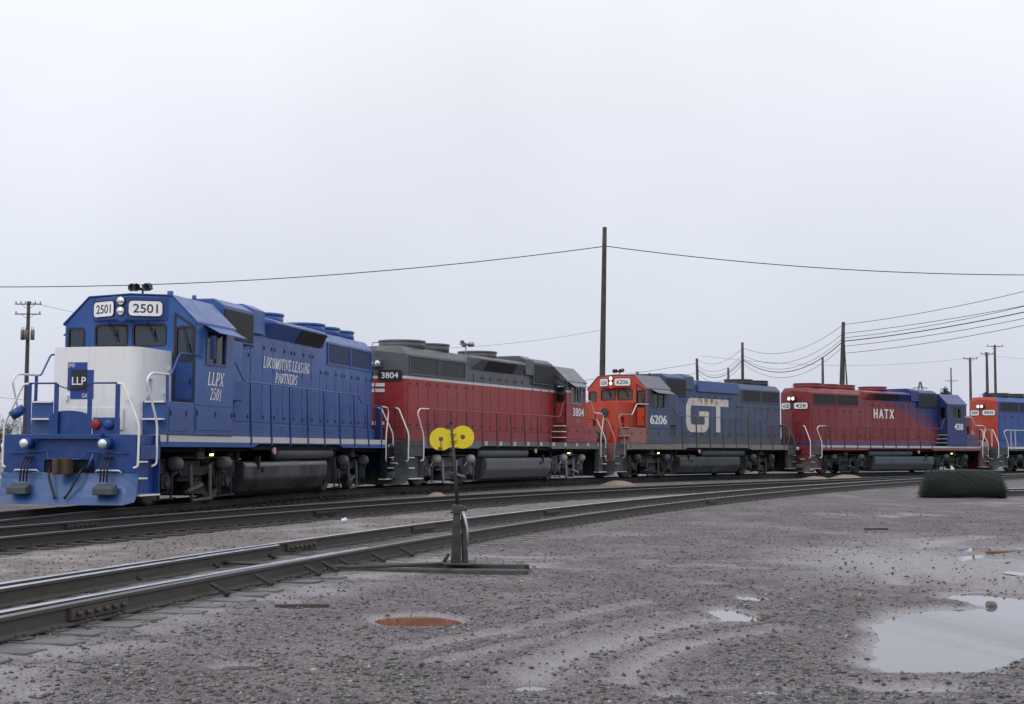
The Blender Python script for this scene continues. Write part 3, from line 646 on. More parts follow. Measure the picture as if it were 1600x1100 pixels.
def loco(i, num, label, sp):
    X0, Y0, A0 = LOCO_POS[i]
    root = empty('locomotive', (X0, Y0, 0), R(A0), label=label, cat='locomotive', group='locomotives coupled in a row')
    M = sp['M']; VS = sp['vis']                # visible side sign of y
    def part(mb, name, mats, bevel=0, parent=root, label=None, seg=2): return mb.build(name, mats, parent, bevel, seg, label)
    # ---- frame, sill, end platforms
    mb = MB(); mb.prism([(-7.72, 1.25), (-3.7, 1.25), (-3.4, 1.335), (2.5, 1.335), (2.8, 1.25), (7.72, 1.25), (7.72, 1.5), (-7.72, 1.5)], 'y', -1.53, 1.53)
    part(mb, 'side_sill', [M['sill']], .006, seg=1)
    mb = MB(); mb.box(-8.5, 8.5, -.5, .5, .98, 1.245); mb.box(-7.7, 7.7, -1.25, 1.25, 1.18, 1.247); mb.box(-3.6, 2.7, -1.42, 1.42, 1.20, 1.333)
    for x in (-3.6, -3.3, 3.2): mb.box(x-.05, x+.05, -1.3, 1.3, .9, 1.2)
    part(mb, 'underframe', [M['under']])
    for e in (1, -1):
        fr_ = e > 0
        mb = MB(); xa, xb = sorted((e*7.722, e*8.6)); mb.box(xa, xb, -1.02, 1.02, 1.30, 1.5)
        part(mb, 'end_platform', [M['endp'][0 if fr_ else 1]], .01)
        for s in (-1, 1):
            mb = MB(); ya, yb = sorted((s*1.022, s*1.50))
            xa, xb = sorted((e*7.73, e*8.585))
            mb.box(xa, xb, min(s*1.34, s*1.40), max(s*1.34, s*1.40), .30, 1.30)
            mb.box(min(e*7.73, e*7.76), max(e*7.73, e*7.76), min(s*1.402, s*1.52), max(s*1.402, s*1.52), .30, 1.495)
            mb.box(xa, xb, ya, min(yb, s*1.42) if s > 0 else yb, 1.30, 1.495)
            mb.box(xa+.004, xb-.004, min(s*1.402, s*1.53), max(s*1.402, s*1.53), 1.0, 1.29) if sp.get('closedstep', 1) else None
            sw = part(mb, 'stepwell', [M['step'][0 if fr_ else 1]], .006, seg=1)
            for k, z in enumerate((.30, .64, .97)):
                mb = MB()
                if k == 0: mb.box(xa, xb, min(s*1.3, s*1.545), max(s*1.3, s*1.545), z-.03, z)
                else: mb.box(min(e*8.3, e*8.61), max(e*8.3, e*8.61), min(s*1.405, s*1.545), max(s*1.405, s*1.545), z-.03, z)
                part(mb, 'step', [M['tread']], parent=sw)
        # pilot sheet with snow plough
        mb = MB(); xs = sorted((e*8.605, e*8.635))
        mb.prism([(-1.46, .73), (-.55, .73), (-.55, .98), (.55, .98), (.55, .73), (1.46, .73), (1.46, 1.495), (-1.46, 1.495)], 'x', xs[0], xs[1])
        mb.box(min(e*8.637, e*8.78), max(e*8.637, e*8.78), -.75, .75, 1.40, 1.5)
        pilot = part(mb, 'pilot_sheet', [M['pilot'][0 if fr_ else 1]], .008)
        mb = MB()
        prof = [(.0, .725), (.02, .60), (.07, .42), (.14, .25), (.24, .10)]
        ys = [-1.5, -1.3, -.9, -.4, 0, .4, .9, 1.3, 1.5]; sweep = [-.10, .0, .06, .1, .11, .1, .06, .0, -.10]; zlow = [.16, .07, .05, .05, .05, .05, .05, .07, .16]
        vs = []
        for th in (0, .02):
            for y, swp, zl in zip(ys, sweep, zlow):
                for (dx, z) in prof: vs.append((e*(8.64 + dx*1.0 + swp*(.725-z)/.6 - th), y, max(z, zl)))
        n = len(ys); k = len(prof); fs = []
        for a in range(n-1):
            for b_ in range(k-1):
                q_ = [a*k+b_, a*k+b_+1, (a+1)*k+b_+1, (a+1)*k+b_]; fs.append(q_); fs.append([n*k+j for j in q_][::-1])
        for a in range(n-1):
            for b_ in (0, k-1): fs.append([a*k+b_, (a+1)*k+b_, n*k+(a+1)*k+b_, n*k+a*k+b_])
        for b_ in range(k-1):
            for a in (0, n-1): fs.append([a*k+b_, a*k+b_+1, n*k+a*k+b_+1, n*k+a*k+b_])
        mb.add(vs, fs)
        part(mb, 'snow_plough', [M['plow'][0 if fr_ else 1]])
        mb = MB(); mb.box(min(e*8.2, e*8.6), max(e*8.2, e*8.6), -.56, .56, .55, 1.0); part(mb, 'draft_gear_pocket', [M['under']])
        # coupler, hoses, cut lever
        mb = MB(); mb.box(min(e*8.3, e*8.72), max(e*8.3, e*8.72), -.1, .1, .78, .96)
        mb.prism([(e*8.70, -.13), (e*8.76, .17), (e*8.95, .16), (e*9.0, .10), (e*8.93, .03), (e*8.90, -.03), (e*9.0, -.06), (e*9.03, -.15), (e*8.92, -.2)], 'z', .70, 1.02)
        part(mb, 'coupler', [RUST], .02)
        mb = MB(); mb.tube([(e*8.68, 1.3, 1.12), (e*8.72, .9, 1.12), (e*8.74, .42, 1.17), (e*8.80, .36, 1.0), (e*8.84, -.36, 1.0), (e*8.74, -.42, 1.17), (e*8.72, -.9, 1.12), (e*8.68, -1.3, 1.12)], .016, 6, fil=.06)
        mb.tube([(e*8.84, .02, 1.0), (e*8.86, .02, .92)], .014, 6)
        part(mb, 'cut_lever', [M['pilot'][0 if fr_ else 1]])
        for s in (-1, 1):
            mb = MB(); mb.tube([(e*8.66, s*.36, .86), (e*8.85, s*.34, .72), (e*8.92, s*.18, .35), (e*8.98, s*.10, .22)], .026, 8, fil=.15)
            part(mb, 'air_hose', [BLACK])
            mb = MB()
            for q in range(3): mb.tube([(e*8.66, s*(.80+q*.07), 1.04), (e*8.82, s*(.80+q*.07), .92), (e*8.86, s*(.81+q*.07), .55)], .018, 6, fil=.1)
            part(mb, 'brake_hose', [BLACK])
            mb = MB(); x1, x2 = sorted((e*8.80, e*9.02)); mb.prism([(x1, .30), (x2, .30), (x2, .44), (x1 if e > 0 else x1, .52)] if e > 0 else [(x1, .30), (x2, .30), (x2, .52), (x1, .44)], 'y', min(s*.72, s*1.16), max(s*.72, s*1.16))
            part(mb, 'plough_step', [M['ploughstep']], .02)
            mb = MB(); mb.tube([(e*8.70, s*.62, .735), (e*8.74, s*.66, .78), (e*8.74, s*1.14, .78), (e*8.70, s*1.18, .735)], .016, 6)
            part(mb, 'grab_iron', [WHITEP])
            # ditch light
            mb = MB(); yd = s*.86 + (.0); a = (e*8.64, yd, 1.31); mb.cyl(a, (e*8.9, yd, 1.31), .105, .12, n=18)
            dl = part(mb, 'ditch_light', [M['pilot'][0 if fr_ else 1]])
            mb = MB(); mb.lathe((e*8.905, yd, 1.31), (e, 0, 0), [(-.01, .095), (.012, .09), (.028, .05), (.032, 0)], 18); part(mb, 'lens', [LENS], parent=dl)
        mb = MB(); mb.tube([(e*8.7, .40, .80), (e*8.76, .5, .86), (e*8.78, .62, 1.12)], .035, 8); part(mb, 'angle_cock', [M['pilot'][0 if fr_ else 1]])
    # ---- hood: long body with V shaped end
    hw = 1.0
    mb = MB()
    prof = [(-hw, 1.5), (-hw, 4.3), (-.74, 4.57), (.74, 4.57), (hw, 4.3), (hw, 1.5)]
    vs = [(4.15, y, z) for (y, z) in prof]
    vs2 = [(-7.93, y, z) for (y, z) in prof]
    ridge = [(-8.2, 0, 1.5), (-8.2, 0, 4.40), (-8.12, 0, 4.57)]
    mb.add(vs + vs2 + ridge, [(0, 1, 2, 3, 4, 5), (0, 6, 7, 1), (1, 7, 8, 2), (2, 8, 14, 9, 3), (3, 9, 10, 4), (4, 10, 11, 5), (0, 5, 11, 12, 6),
        (6, 12, 13, 7), (12, 11, 10, 13), (7, 13, 8), (13, 10, 9), (8, 13, 14), (13, 9, 14)])
    hood = part(mb, 'hood', [M['hood']], .05, seg=3)
    mb = MB()
    for s in (-1, 1):
        y1, y2 = sorted((s*.99, s*1.06)); mb.box(-7.9, 3.7, y1, y2, 1.503, 1.84)
    part(mb, 'hood_base_ledge', [M['hood']], .01)
    # doors with latches and hinges
    xs_ = [3.72, 2.9, 1.9, 1.12, .42, -.28, -.98, -1.68, -2.38, -3.08, -3.62, -4.35, -5.05, -5.75, -6.45, -7.15, -7.82]
    for s in (-1, 1):
        for k, (xa, xb) in enumerate(zip(xs_, xs_[1:])):
            zt = 3.50 if xb < -3.5 else (3.66 if xb > 1.8 else 3.9)
            zb = 1.88
            mb = MB(); y1, y2 = sorted((s*1.001, s*1.018)); mb.box(xb+.012, xa-.012, y1, y2, zb, zt)
            y3 = s*1.035
            for zz in (zb+.13, zt-.14):
                for xx in ((xa-.09, xb+.12) if k % 2 else (xa-.12,)):
                    mb.box(xx-.022, xx+.022, min(y2 if s > 0 else y1, y3), max(y2 if s > 0 else y1, y3), zz-.045, zz+.045, 1)
            for zz in (zb+.35, (zb+zt)/2+.3):
                if k % 3: mb.box(xa-.05, xa-.03, min(y2 if s > 0 else y1, s*1.026), max(y2 if s > 0 else y1, s*1.026), zz-.09, zz+.09, 2)
            part(mb, 'hood_door', [M['hood'], M['latch'], M['hood']], .004, seg=1)
    # radiator screens
    for s in (-1, 1):
        for (xa, xb) in ((-5.68, -3.72), (-7.72, -5.74)):
            mb = MB(); y1, y2 = sorted((s*1.0, s*1.03))
            fw = .05
            for bx in ((xa, xb, 3.63, 3.63+fw), (xa, xb, 4.27-fw, 4.27), (xa, xa+fw, 3.63+fw, 4.27-fw), (xb-fw, xb, 3.63+fw, 4.27-fw)): mb.box(bx[0], bx[1], y1, y2, bx[2], bx[3], 0)
            mb.box(xa+fw, xb-fw, min(s*1.0, s*1.012), max(s*1.0, s*1.012), 3.63+fw, 4.27-fw, 1)
            part(mb, 'radiator_screen', [M['hood'], M['grid']])
    # flared bulge with dynamic brake grilles
    if sp['bulge'] == 'flat':
        for s in (-1, 1):
            mb = MB(); y1, y2 = sorted((s*1.0, s*1.10)); mb.box(-3.25, .78, y1, y2, 4.0, 4.52); part(mb, 'hood_bulge', [M['bulge']], .02)
    else:
        for s in (-1, 1):
            mb = MB()
            x0, x1, xm = -3.1, 1.05, (-1.1)
            pr0 = [(.9*s, 4.56), (1.24*s, 4.46), (1.27*s, 4.40), (1.02*s, 4.04), (.9*s, 4.04)]
            vs = []
            for (x, f) in ((x1+.12, 0), (x1-.15, 1), (x0+.15, 1), (x0-.25, 0)):
                for (y, z) in pr0: vs.append((x, y if f else s*(1.0 if abs(y) > .95 else .9), z))
            fs = [[a*5+b_, a*5+(b_+1) % 5, (a+1)*5+(b_+1) % 5, (a+1)*5+b_] for a in range(3) for b_ in range(5)] + [(0, 1, 2, 3, 4), (15, 16, 17, 18, 19)]
            mb.add(vs, fs); bl = part(mb, 'hood_bulge', [M['bulge']], .02)
            ga, gb = sp['grille']
            def on(x, t, o):    # point on the slanted lower face
                y = 1.265 + (1.03-1.265)*t; z = 4.39 + (4.05-4.39)*t; return (x, s*(y + o*.85), z - o*.5)
            mb = MB(); P4 = [on(ga, .02, .0), on(gb, .02, .0), on(gb, .98, .0), on(ga, .98, .0)]; Q4 = [on(ga, .02, .015), on(gb, .02, .015), on(gb, .98, .015), on(ga, .98, .015)]
            mb.add(P4 + Q4, [(0, 1, 2, 3), (4, 5, 6, 7), (0, 1, 5, 4), (1, 2, 6, 5), (2, 3, 7, 6), (3, 0, 4, 7)])
            part(mb, 'bulge_grille', [M['darkgrille']], parent=bl)
    # air intake housing behind the cab
    mb = MB(); mb.prism([(-1.12, 3.74), (-1.12, 4.58), (-.86, 4.74), (.86, 4.74), (1.12, 4.58), (1.12, 3.74)], 'x', 1.95, 3.78)
    ih = part(mb, 'air_intake_housing', [M['intake']], .02)
    for s in (-1, 1):
        mb = MB(); y1, y2 = sorted((s*1.1, s*1.145)); mb.box(2.03, 3.74, y1, y2, 3.80, 4.5); part(mb, 'intake_grille', [M['darkgrille']], parent=ih, bevel=.01)
    mb = MB(); mb.prism([(-1.1, 4.06), (-1.1, 4.66), (-.8, 4.80), (.8, 4.80), (1.1, 4.66), (1.1, 4.06)], 'x', 1.2, 1.948)
    part(mb, 'intake_hatch', [M['hood']], .02)
    for s in (1,):              # rounded blower duct below the intake, left side only
        mb = MB(); pts = [(4.14, s*.95)] + [(2.75 - .12*math.sin(t), s*(.95 + .35*math.cos(t))) if False else (4.14, s*1.3)] 
        pts = [(4.14, s*.95), (4.14, s*1.32)] + [(3.25 - .55*math.sin(t), s*(.98 + .34*math.cos(t))) for t in [k*math.pi/16 for k in range(0, 9)]] + [(2.7, s*.95)]
        mb.prism(pts, 'z', 2.35, 3.735, smooth=False); part(mb, 'blower_duct', [M['hood']], .015)
    # roof fans and exhaust
    for (fx, rr) in sp['fans']:
        mb = MB(); mb.cyl((fx, 0, 4.55), (fx, 0, 4.80), rr, n=32, m=0)
        mb.lathe((fx, 0, 4.79), (0, 0, 1), [(0, rr+.025), (.05, rr+.025), (.05, rr-.05), (.0, rr-.05)], 32)
        fa = part(mb, 'roof_fan', [M['fan']])
        mb = MB()
        for k in range(7): mb.tube([(fx-rr+.04, -rr+.05+(2*rr-.1)*k/6 if False else (-.8+1.6*k/6)*rr*.9, 4.815), (fx+rr-.04, (-.8+1.6*k/6)*rr*.9, 4.815)] if abs(-.8+1.6*k/6) < .3 else [(fx-rr*.6, (-.8+1.6*k/6)*rr*.9, 4.815), (fx+rr*.6, (-.8+1.6*k/6)*rr*.9, 4.815)], .01, 4)
        mb.cyl((fx, 0, 4.806), (fx, 0, 4.83), .12, n=12); part(mb, 'fan_guard', [M['darkgrille']], parent=fa)
    mb = MB(); mb.box(-.2, .75, -.5, .5, 4.56, 4.66) if sp.get('hatch') else mb.box(.05, .5, -.22, .22, 4.56, 4.72); part(mb, 'exhaust_stack', [M['fan']], .01)
    mb = MB(); mb.tube([(-7.55, -.5, 4.56), (-7.55, -.5, 4.72), (-7.55, .5, 4.72), (-7.55, .5, 4.56)], .014, 6); mb.tube([(4.6, .3, 4.56), (4.6, .3, 4.7)], .02, 6)
    for x in (-2.9, 2.0): mb.tube([(x, .72*VS, 4.57), (x, .72*VS, 4.66), (x+.16, .72*VS, 4.66), (x+.16, .72*VS, 4.57)], .012, 6)
    part(mb, 'lifting_eye', [M['hood']])
    # ---- cab
    xr, xf, yc = 4.15, 6.2, 1.56
    mb = MB(); ze, zr = 3.95, 4.53
    mb.prism([(-yc, 1.502), (-yc, ze), (-.99, zr), (0, zr+.05), (.99, zr), (yc, ze), (yc, 1.502)], 'x', xr, xf)
    cab = part(mb, 'cab', [M['cab']])
    ct = MB(); ct.prism([(-1.5, 2.3), (-1.5, 3.9), (-.95, 4.46), (.95, 4.46), (1.5, 3.9), (1.5, 2.3)], 'x', xr+.06, xf-.06); cut(cab, ct)
    ct = MB()
    sw_ = (4.62, 5.66, 3.08, 3.80)
    ct.box(sw_[0], sw_[1], -1.7, 1.7, sw_[2], sw_[3])
    cut(cab, ct)
    def rr_(y0, y1, z0, z1, r=.07):
        o = []
        for (cy, cz, a0) in ((y1-r, z1-r, 0), (y0+r, z1-r, 90), (y0+r, z0+r, 180), (y1-r, z0+r, 270)):
            for k in range(4): o.append((cy + r*math.cos(R(a0+30*k)), cz + r*math.sin(R(a0+30*k))))
        return o
    fw = [(-.84, -.05, 3.44, 3.92), (.06, .86, 3.44, 3.92), (1.08, 1.49, 3.1, 3.86), (-1.49, -1.08, 3.1, 3.86)]
    for wv in fw:
        ct = MB(); ct.prism(rr_(*wv), 'x', xf-.2, xf+.2); cut(cab, ct)
    bw = [(1.1, 1.46, 3.1, 3.8), (-1.46, -1.1, 3.1, 3.8)]
    for wv in bw:
        ct = MB(); ct.prism(rr_(*wv), 'x', xr-.2, xr+.2); cut(cab, ct)
    bv = cab.modifiers.new('bevel', 'BEVEL'); bv.width = .012; bv.segments = 1; bv.limit_method = 'ANGLE'; bv.angle_limit = R(30)
    def gasket(wv, x, e):
        o = rr_(*wv); i_ = rr_(wv[0]+.035, wv[1]-.035, wv[2]+.035, wv[3]-.035, .045); n = len(o); mb = MB()
        vs = [(x, y, z) for y, z in o] + [(x, y, z) for y, z in i_] + [(x+e*.02, y, z) for y, z in o] + [(x+e*.02, y, z) for y, z in i_]
        mb.add(vs, [(2*n+k, 2*n+(k+1) % n, 3*n+(k+1) % n, 3*n+k) for k in range(n)] + [(n+k, n+(k+1) % n, 3*n+(k+1) % n, 3*n+k) for k in range(n)] + [(k, (k+1) % n, 2*n+(k+1) % n, 2*n+k) for k in range(n)])
        return mb
    for k, wv in enumerate(fw + bw):
        fr_ = k < 4; x = xf if fr_ else xr; e = 1 if fr_ else -1
        wn = part(gasket(wv, x-e*.012, e), 'cab_window', [BLACK], parent=cab)
        mb = MB(); mb.box(min(x-e*.02, x-e*.03), max(x-e*.02, x-e*.03), wv[0]+.01, wv[1]-.01, wv[2]+.01, wv[3]-.01); part(mb, 'pane', [GLASS], parent=wn)
        if fr_ and k != 3:
            mb = MB(); ym = (wv[0]+wv[1])/2; mb.tube([(x+.03, ym-.05, wv[3]+.04), (x+.035, ym+.12, wv[2]+.2)], .011, 5); mb.tube([(x+.03, ym+.09, wv[2]+.38), (x+.03, ym+.15, wv[2]+.10)], .014, 5)
            part(mb, 'windscreen_wiper', [BLACK], parent=cab)
    for s in (-1, 1):
        a, b_, c_, d_ = sw_; mb = MB(); y0 = s*(yc-.02)
        y1, y2 = sorted((s*(yc-.05), s*(yc+.018)))
        for bx in ((a-.03, a+.035, c_-.03, d_+.03), (b_-.035, b_+.03, c_-.03, d_+.03), (a+.035, b_-.035, c_-.03, c_+.03), ((a+b_)/2-.03, (a+b_)/2+.03, c_+.03, d_)): mb.box(bx[0], bx[1], y1, y2, bx[2], bx[3])
        wn = part(mb, 'side_window', [M['winframe']], parent=cab, bevel=.005, seg=1)
        mb = MB(); y1, y2 = sorted((s*(yc-.04), s*(yc-.03))); mb.box(a+.03, (a+b_)/2-.02, y1, y2, c_, d_); part(mb, 'pane', [GLASS], parent=wn)
        mb = MB(); y1, y2 = sorted((s*(yc-.03), s*(yc-.02))); mb.box((a+b_)/2+.02, b_-.03, y1, y2, c_, d_); part(mb, 'pane', [GLASS], parent=wn)
        mb = MB(); mb.tube([(b_-.06, s*(yc+.03), c_+.45), (b_-.02, s*(yc+.16), c_+.45)], .01, 5); mb.box(b_-.03, b_, min(s*(yc+.08), s*(yc+.2)), max(s*(yc+.08), s*(yc+.2)), c_+.1, c_+.62)
        part(mb, 'wind_deflector', [M['winframe']], parent=cab)
        if sp.get('visor', True):
            mb = MB(); vs = []
            for o in (0, -.018):
                for (x, y, z) in ((4.3, yc+.004, 3.94), (5.78, yc+.004, 3.94), (5.70, yc+.33, 3.76), (4.22, yc+.33, 3.74)): vs.append((x, s*y, z+o))
            mb.add(vs, [(0, 1, 2, 3), (7, 6, 5, 4), (0, 1, 5, 4), (1, 2, 6, 5), (2, 3, 7, 6), (3, 0, 4, 7)]); part(mb, 'sun_visor', [M['roof']], parent=cab)
    # roof sheets with gutter
    mb = MB()
    pr_ = [(-yc-.035, ze-.03), (-yc-.035, ze+.02), (-.99, zr+.03), (0, zr+.08), (.99, zr+.03), (yc+.035, ze+.02), (yc+.035, ze-.03), (yc+.008, ze+.002), (.99, zr+.006), (0, zr+.056), (-.99, zr+.006), (-yc-.008, ze+.002)]
    mb.prism(pr_, 'x', xr-.02, xf+.03); part(mb, 'cab_roof', [M['roof']], parent=root)
    # cab doors (front nose door on the near side, and rear)
    for (x, e, s) in ((xf, 1, 1), (xr, -1, -1)):
        mb = MB(); y1, y2 = sorted((s*1.04, s*1.535)); x1, x2 = sorted((x+e*.002, x+e*.016))
        wv = (min(s*1.085, s*1.485), max(s*1.085, s*1.485), 3.095, 3.865)
        # frame of a dark seal round the door leaf
        for bx in ((y1, y1+.045, 2.22, 4.06 if s < 0 or e < 0 else 4.12), (y2-.045, y2, 2.22, 3.84), (y1+.045, y2-.045, 2.22, 2.28)): mb.box(x1, x2, bx[0], bx[1], bx[2], bx[3], 0)
        vs = [(x1, s*1.05, 4.12), (x1, s*1.53, 3.82), (x1, s*1.53, 3.875), (x1, s*1.05, 4.175)]; vs += [(x2, y, z) for (_, y, z) in vs]
        mb.add(vs, [(0, 1, 2, 3), (4, 5, 6, 7), (0, 1, 5, 4), (1, 2, 6, 5), (2, 3, 7, 6), (3, 0, 4, 7)], 0)
        dr = part(mb, 'cab_door', [BLACK], parent=cab)
        mb = MB(); mb.box(min(x+e*.002, x+e*.012), max(x+e*.002, x+e*.012), y1+.05, y2-.05, 2.29, 3.08); part(mb, 'door_leaf', [M['door']], parent=dr)
        mb = MB(); mb.tube([(x+e*.05, s*1.44, 2.75), (x+e*.05, s*1.44, 2.6)], .015, 6); part(mb, 'handle', [BLACK], parent=dr)
    # toolbox / cab sub-base reaching forward of the cab, steps to the cab door
    for s in (-1, 1):
        mb = MB(); y1, y2 = sorted((s*1.005, s*1.55)); mb.box(xf+.004, 7.5, y1, y2, 1.503, 2.2)
        tb = part(mb, 'toolbox', [M['toolbox']], .012)
        mb = MB()
        y3, y4 = sorted((s*1.55, s*1.562)); mb.box(xf+.35, 7.42, y3, y4, 1.58, 2.08)
        for x in (xf+.42, 7.36): mb.box(x-.02, x+.02, min(s*1.56, s*1.575), max(s*1.56, s*1.575), 1.9, 2.02, 1)
        part(mb, 'toolbox_lid', [M['toolbox'], M['latch']], parent=tb, bevel=.004, seg=1)
        mb = MB(); y3, y4 = sorted((s*yc, s*(yc+.016)))
        mb.box(xr+.06, xf-.05, y3, y4, 1.62, 2.1)
        for x in (xr+.12, (xr+xf)/2, xf-.1): mb.box(x-.02, x+.02, min(s*1.57, s*1.59), max(s*1.57, s*1.59), 1.92, 2.04, 1)
        mb.box(xr, xf, y3 if s > 0 else y3, y4, 2.17, 2.19); part(mb, 'cab_base_door', [M['cab'], M['latch']], parent=cab, bevel=.004, seg=1)
        for k, z in enumerate((1.84, 2.2)):
            mb = MB(); y1, y2 = sorted((s*1.06, s*1.5)); mb.box(7.502, 7.66 - k*.1, y1, y2, z-.03, z+.004); part(mb, 'step', [M['tread']], parent=tb)
        for k, z in enumerate((1.72, 1.95, 2.18)):
            if s > 0: continue
            mb = MB(); y1, y2 = sorted((s*1.1, s*1.55)); mb.box(xr-.55+k*.12, xr-.005, y1, y2, z-.03, z); part(mb, 'step', [M['tread']])
    # cab inside
    mb = MB(); mb.box(xr+.1, xf-.1, -1.45, 1.45, 2.32, 2.36); mb.box(5.7, 6.05, -.9, .2, 2.36, 3.2); mb.box(4.3, 4.6, -.8, .8, 2.36, 3.0); part(mb, 'cab_interior', [DARK])
    for s in (-1, 1):
        mb = MB(); mb.box(4.9, 5.3, min(s*.8, s*1.2), max(s*.8, s*1.2), 2.75, 2.9); mb.box(4.85, 4.95, min(s*.8, s*1.2), max(s*.8, s*1.2), 2.9, 3.2); mb.cyl((5.1, s*1.0, 2.36), (5.1, s*1.0, 2.75), .06, n=8); part(mb, 'driver_seat', [SEAT], .03)
    if sp.get('green'):
        mb = MB(); mb.box(5.9, 5.93, .25, .52, 3.44, 3.52); part(mb, 'green_cab_light', [GREENGLOW])
    # ---- number board housing, headlights on the cab front
    mb = MB(); hz0, hz1 = 4.0, 4.5
    mb.prism([(xf+.004, -.9), (xf+.42, -.13), (xf+.42, .13), (xf+.004, .9)], 'z', hz0, hz1); mb.cyl((xf+.05, 0, 4.10), (xf+.435, 0, 4.10), .15, n=20)
    nh = part(mb, 'headlight_housing', [M['front']], .015)
    for z in (4.18, 4.40):
        mb = MB(); mb.cyl((xf+.42, 0, z), (xf+.47, 0, z), .105, n=20); mb.build('bezel', [BLACK], nh)
        mb = MB(); mb.lathe((xf+.472, 0, z), (1, 0, 0), [(0, .088), (.012, .08), (.02, 0)], 20); part(mb, 'lens', [M['headlens']], parent=nh)
    def board(P0, P1, z0, z1, bgm, fgm, parent, txt, dark, flip=False):
        P0 = Vector(P0); P1 = Vector(P1); r_ = (P1-P0).normalized(); L = (P1-P0).length; up = Vector((0, 0, 1)); n_ = r_.cross(up)
        mb = MB(); h = z1-z0; rad = .08; pts = []
        for (cu_, cv, a0) in ((L-rad, h-rad, 0), (rad, h-rad, 90), (rad, rad, 180), (L-rad, rad, 270)):
            for k in range(5): pts.append((cu_+rad*math.cos(R(a0+22.5*k)), cv+rad*math.sin(R(a0+22.5*k))))
        def ring(g, o): return [P0 + r_*(L/2 + (a-L/2)*g[0]) + up*(z0 + h/2 + (b_-h/2)*g[1]) + n_*o for a, b_ in pts]
        n = len(pts); vs = ring((1.04, 1.12), .004) + ring((1.04, 1.12), .02)
        mb.add(vs, [tuple(range(n)), tuple(range(n, 2*n))] + [(k, (k+1) % n, n+(k+1) % n, n+k) for k in range(n)], 0)
        mb.add(ring((1, 1), .023), [tuple(range(n))], 1)
        bo = part(mb, 'number_board', [BLACK, bgm], parent=parent)
        mb = MB(); text_mb(mb, txt, P0 + r_*L*.13 + up*(z0+h*.2), r_, up, L*.74, h*.6, depth=.027, bold=.012); part(mb, 'numerals', [fgm], parent=bo)
    bt, ft = sp['board']
    board((xf+.10, -.80, 0), (xf+.41, -.17, 0), 4.08, 4.40, bt, ft, nh, num, 0); board((xf+.41, .17, 0), (xf+.10, .80, 0), 4.08, 4.40, bt, ft, nh, num, 0)
    # rear boards and lamps on the V shaped hood end
    d_ = Vector((-.27, 1.0, 0))*-1
    board((-7.985, .86, 0), (-8.185, .12, 0), 3.44, 3.76, bt, ft, hood, num, 0); board((-8.185, -.12, 0), (-7.985, -.86, 0), 3.44, 3.76, bt, ft, hood, num, 0)
    mb = MB(); mb.box(-8.30, -8.1, -.26, .26, 3.86, 4.10); rl = part(mb, 'rear_headlight', [M['rearlamp']], .02)
    for y in (-.13, .13):
        mb = MB(); mb.lathe((-8.302, y, 3.98), (-1, 0, 0), [(0, .1), (.015, .095), (.03, .06), (.035, 0)], 18); part(mb, 'lens', [M['rearlens']], parent=rl)
    if sp.get('rearstripes'):
        mb = MB()
        for z in (3.24, 3.06, 2.0, 1.82):
            for s in (-1, 1):
                mb = MB(); mb.add([(-8.206, s*.02, z), (-8.125, s*.32, z), (-8.125, s*.32, z+.11), (-8.206, s*.02, z+.11)], [(0, 1, 2, 3)]); part(mb, 'end_stripe', [WHITEP])
    # ---- nose
    mb = MB(); rr2 = .24; pts = [(xf+.003, -1.0)]
    for (cx_, cy, a0) in ((7.75-rr2, -1.0+rr2, -90), (7.75-rr2, 1.0-rr2, 0)):
        for k in range(7):
            a = R(a0 + 15*k); pts.append((cx_+rr2*math.cos(a) + .0, cy+rr2*math.sin(a)))
        if a0 == -90:
            for yy in (-.4, 0, .4): pts.append((7.79, yy))
    pts.append((xf+.003, 1.0))
    mb.prism(pts, 'z', 1.503, 3.32, smooth=False)
    nose = part(mb, 'nose', [M['nose']])
    ct = MB()
    for s in (-1, 1): y1, y2 = sorted((s*.80, s*1.2)); ct.box(7.08, 7.34, y1, y2, 1.51, 2.68)
    cut(nose, ct)
    for p_ in nose.data.polygons: p_.use_smooth = False
    bv = nose.modifiers.new('bevel', 'BEVEL'); bv.width = .055; bv.segments = 3; bv.limit_method = 'ANGLE'; bv.angle_limit = R(40)
    for s in (-1, 1):
        mb = MB(); mb.tube([(7.22, s*.9, 2.6), (7.2, s*.9, 1.6)], .012, 5); mb.cyl((7.21, s*.84, 2.35), (7.21, s*.95, 2.35), .07, n=12); mb.box(7.15, 7.27, min(s*.82, s*.93), max(s*.82, s*.93), 1.95, 2.1)
        part(mb, 'hand_brake_chain', [M['nose']], parent=nose)
        mb = MB(); mb.box(6.5, 6.58, min(s*1.0, s*1.05), max(s*1.0, s*1.05), 2.38, 2.5); mb.box(6.3, 6.38, min(s*1.0, s*1.04), max(s*1.0, s*1.04), 2.9, 3.0); part(mb, 'latch', [M['nose']], parent=nose)
    mb = MB()
    for (y0, y1, z0, z1) in ((-.52, .12, 1.62, 2.06), (.2, .72, 1.6, 2.06)):
        mb.box(7.788, 7.802, y0, y1, z0, z1)
    for y in (-.6, .78): mb.box(7.78, 7.83, y, y+.06, 2.2, 2.32)
    part(mb, 'sand_hatch', [M['nose']], parent=nose, bevel=.004, seg=1)
    # ---- tank, reservoir, lamps under the sill
    mb = MB(); tw = 1.40
    pts = [(-tw+.06, .92), (-tw, .84), (-tw, .50), (-1.22, .18), (-1.0, .09), (1.0, .09), (1.22, .18), (tw, .50), (tw, .84), (tw-.06, .92)]
    mb.prism(pts, 'x', -2.75, 3.0, smooth=False); ft_ = part(mb, 'fuel_tank', [M['tank']], .05, seg=3)
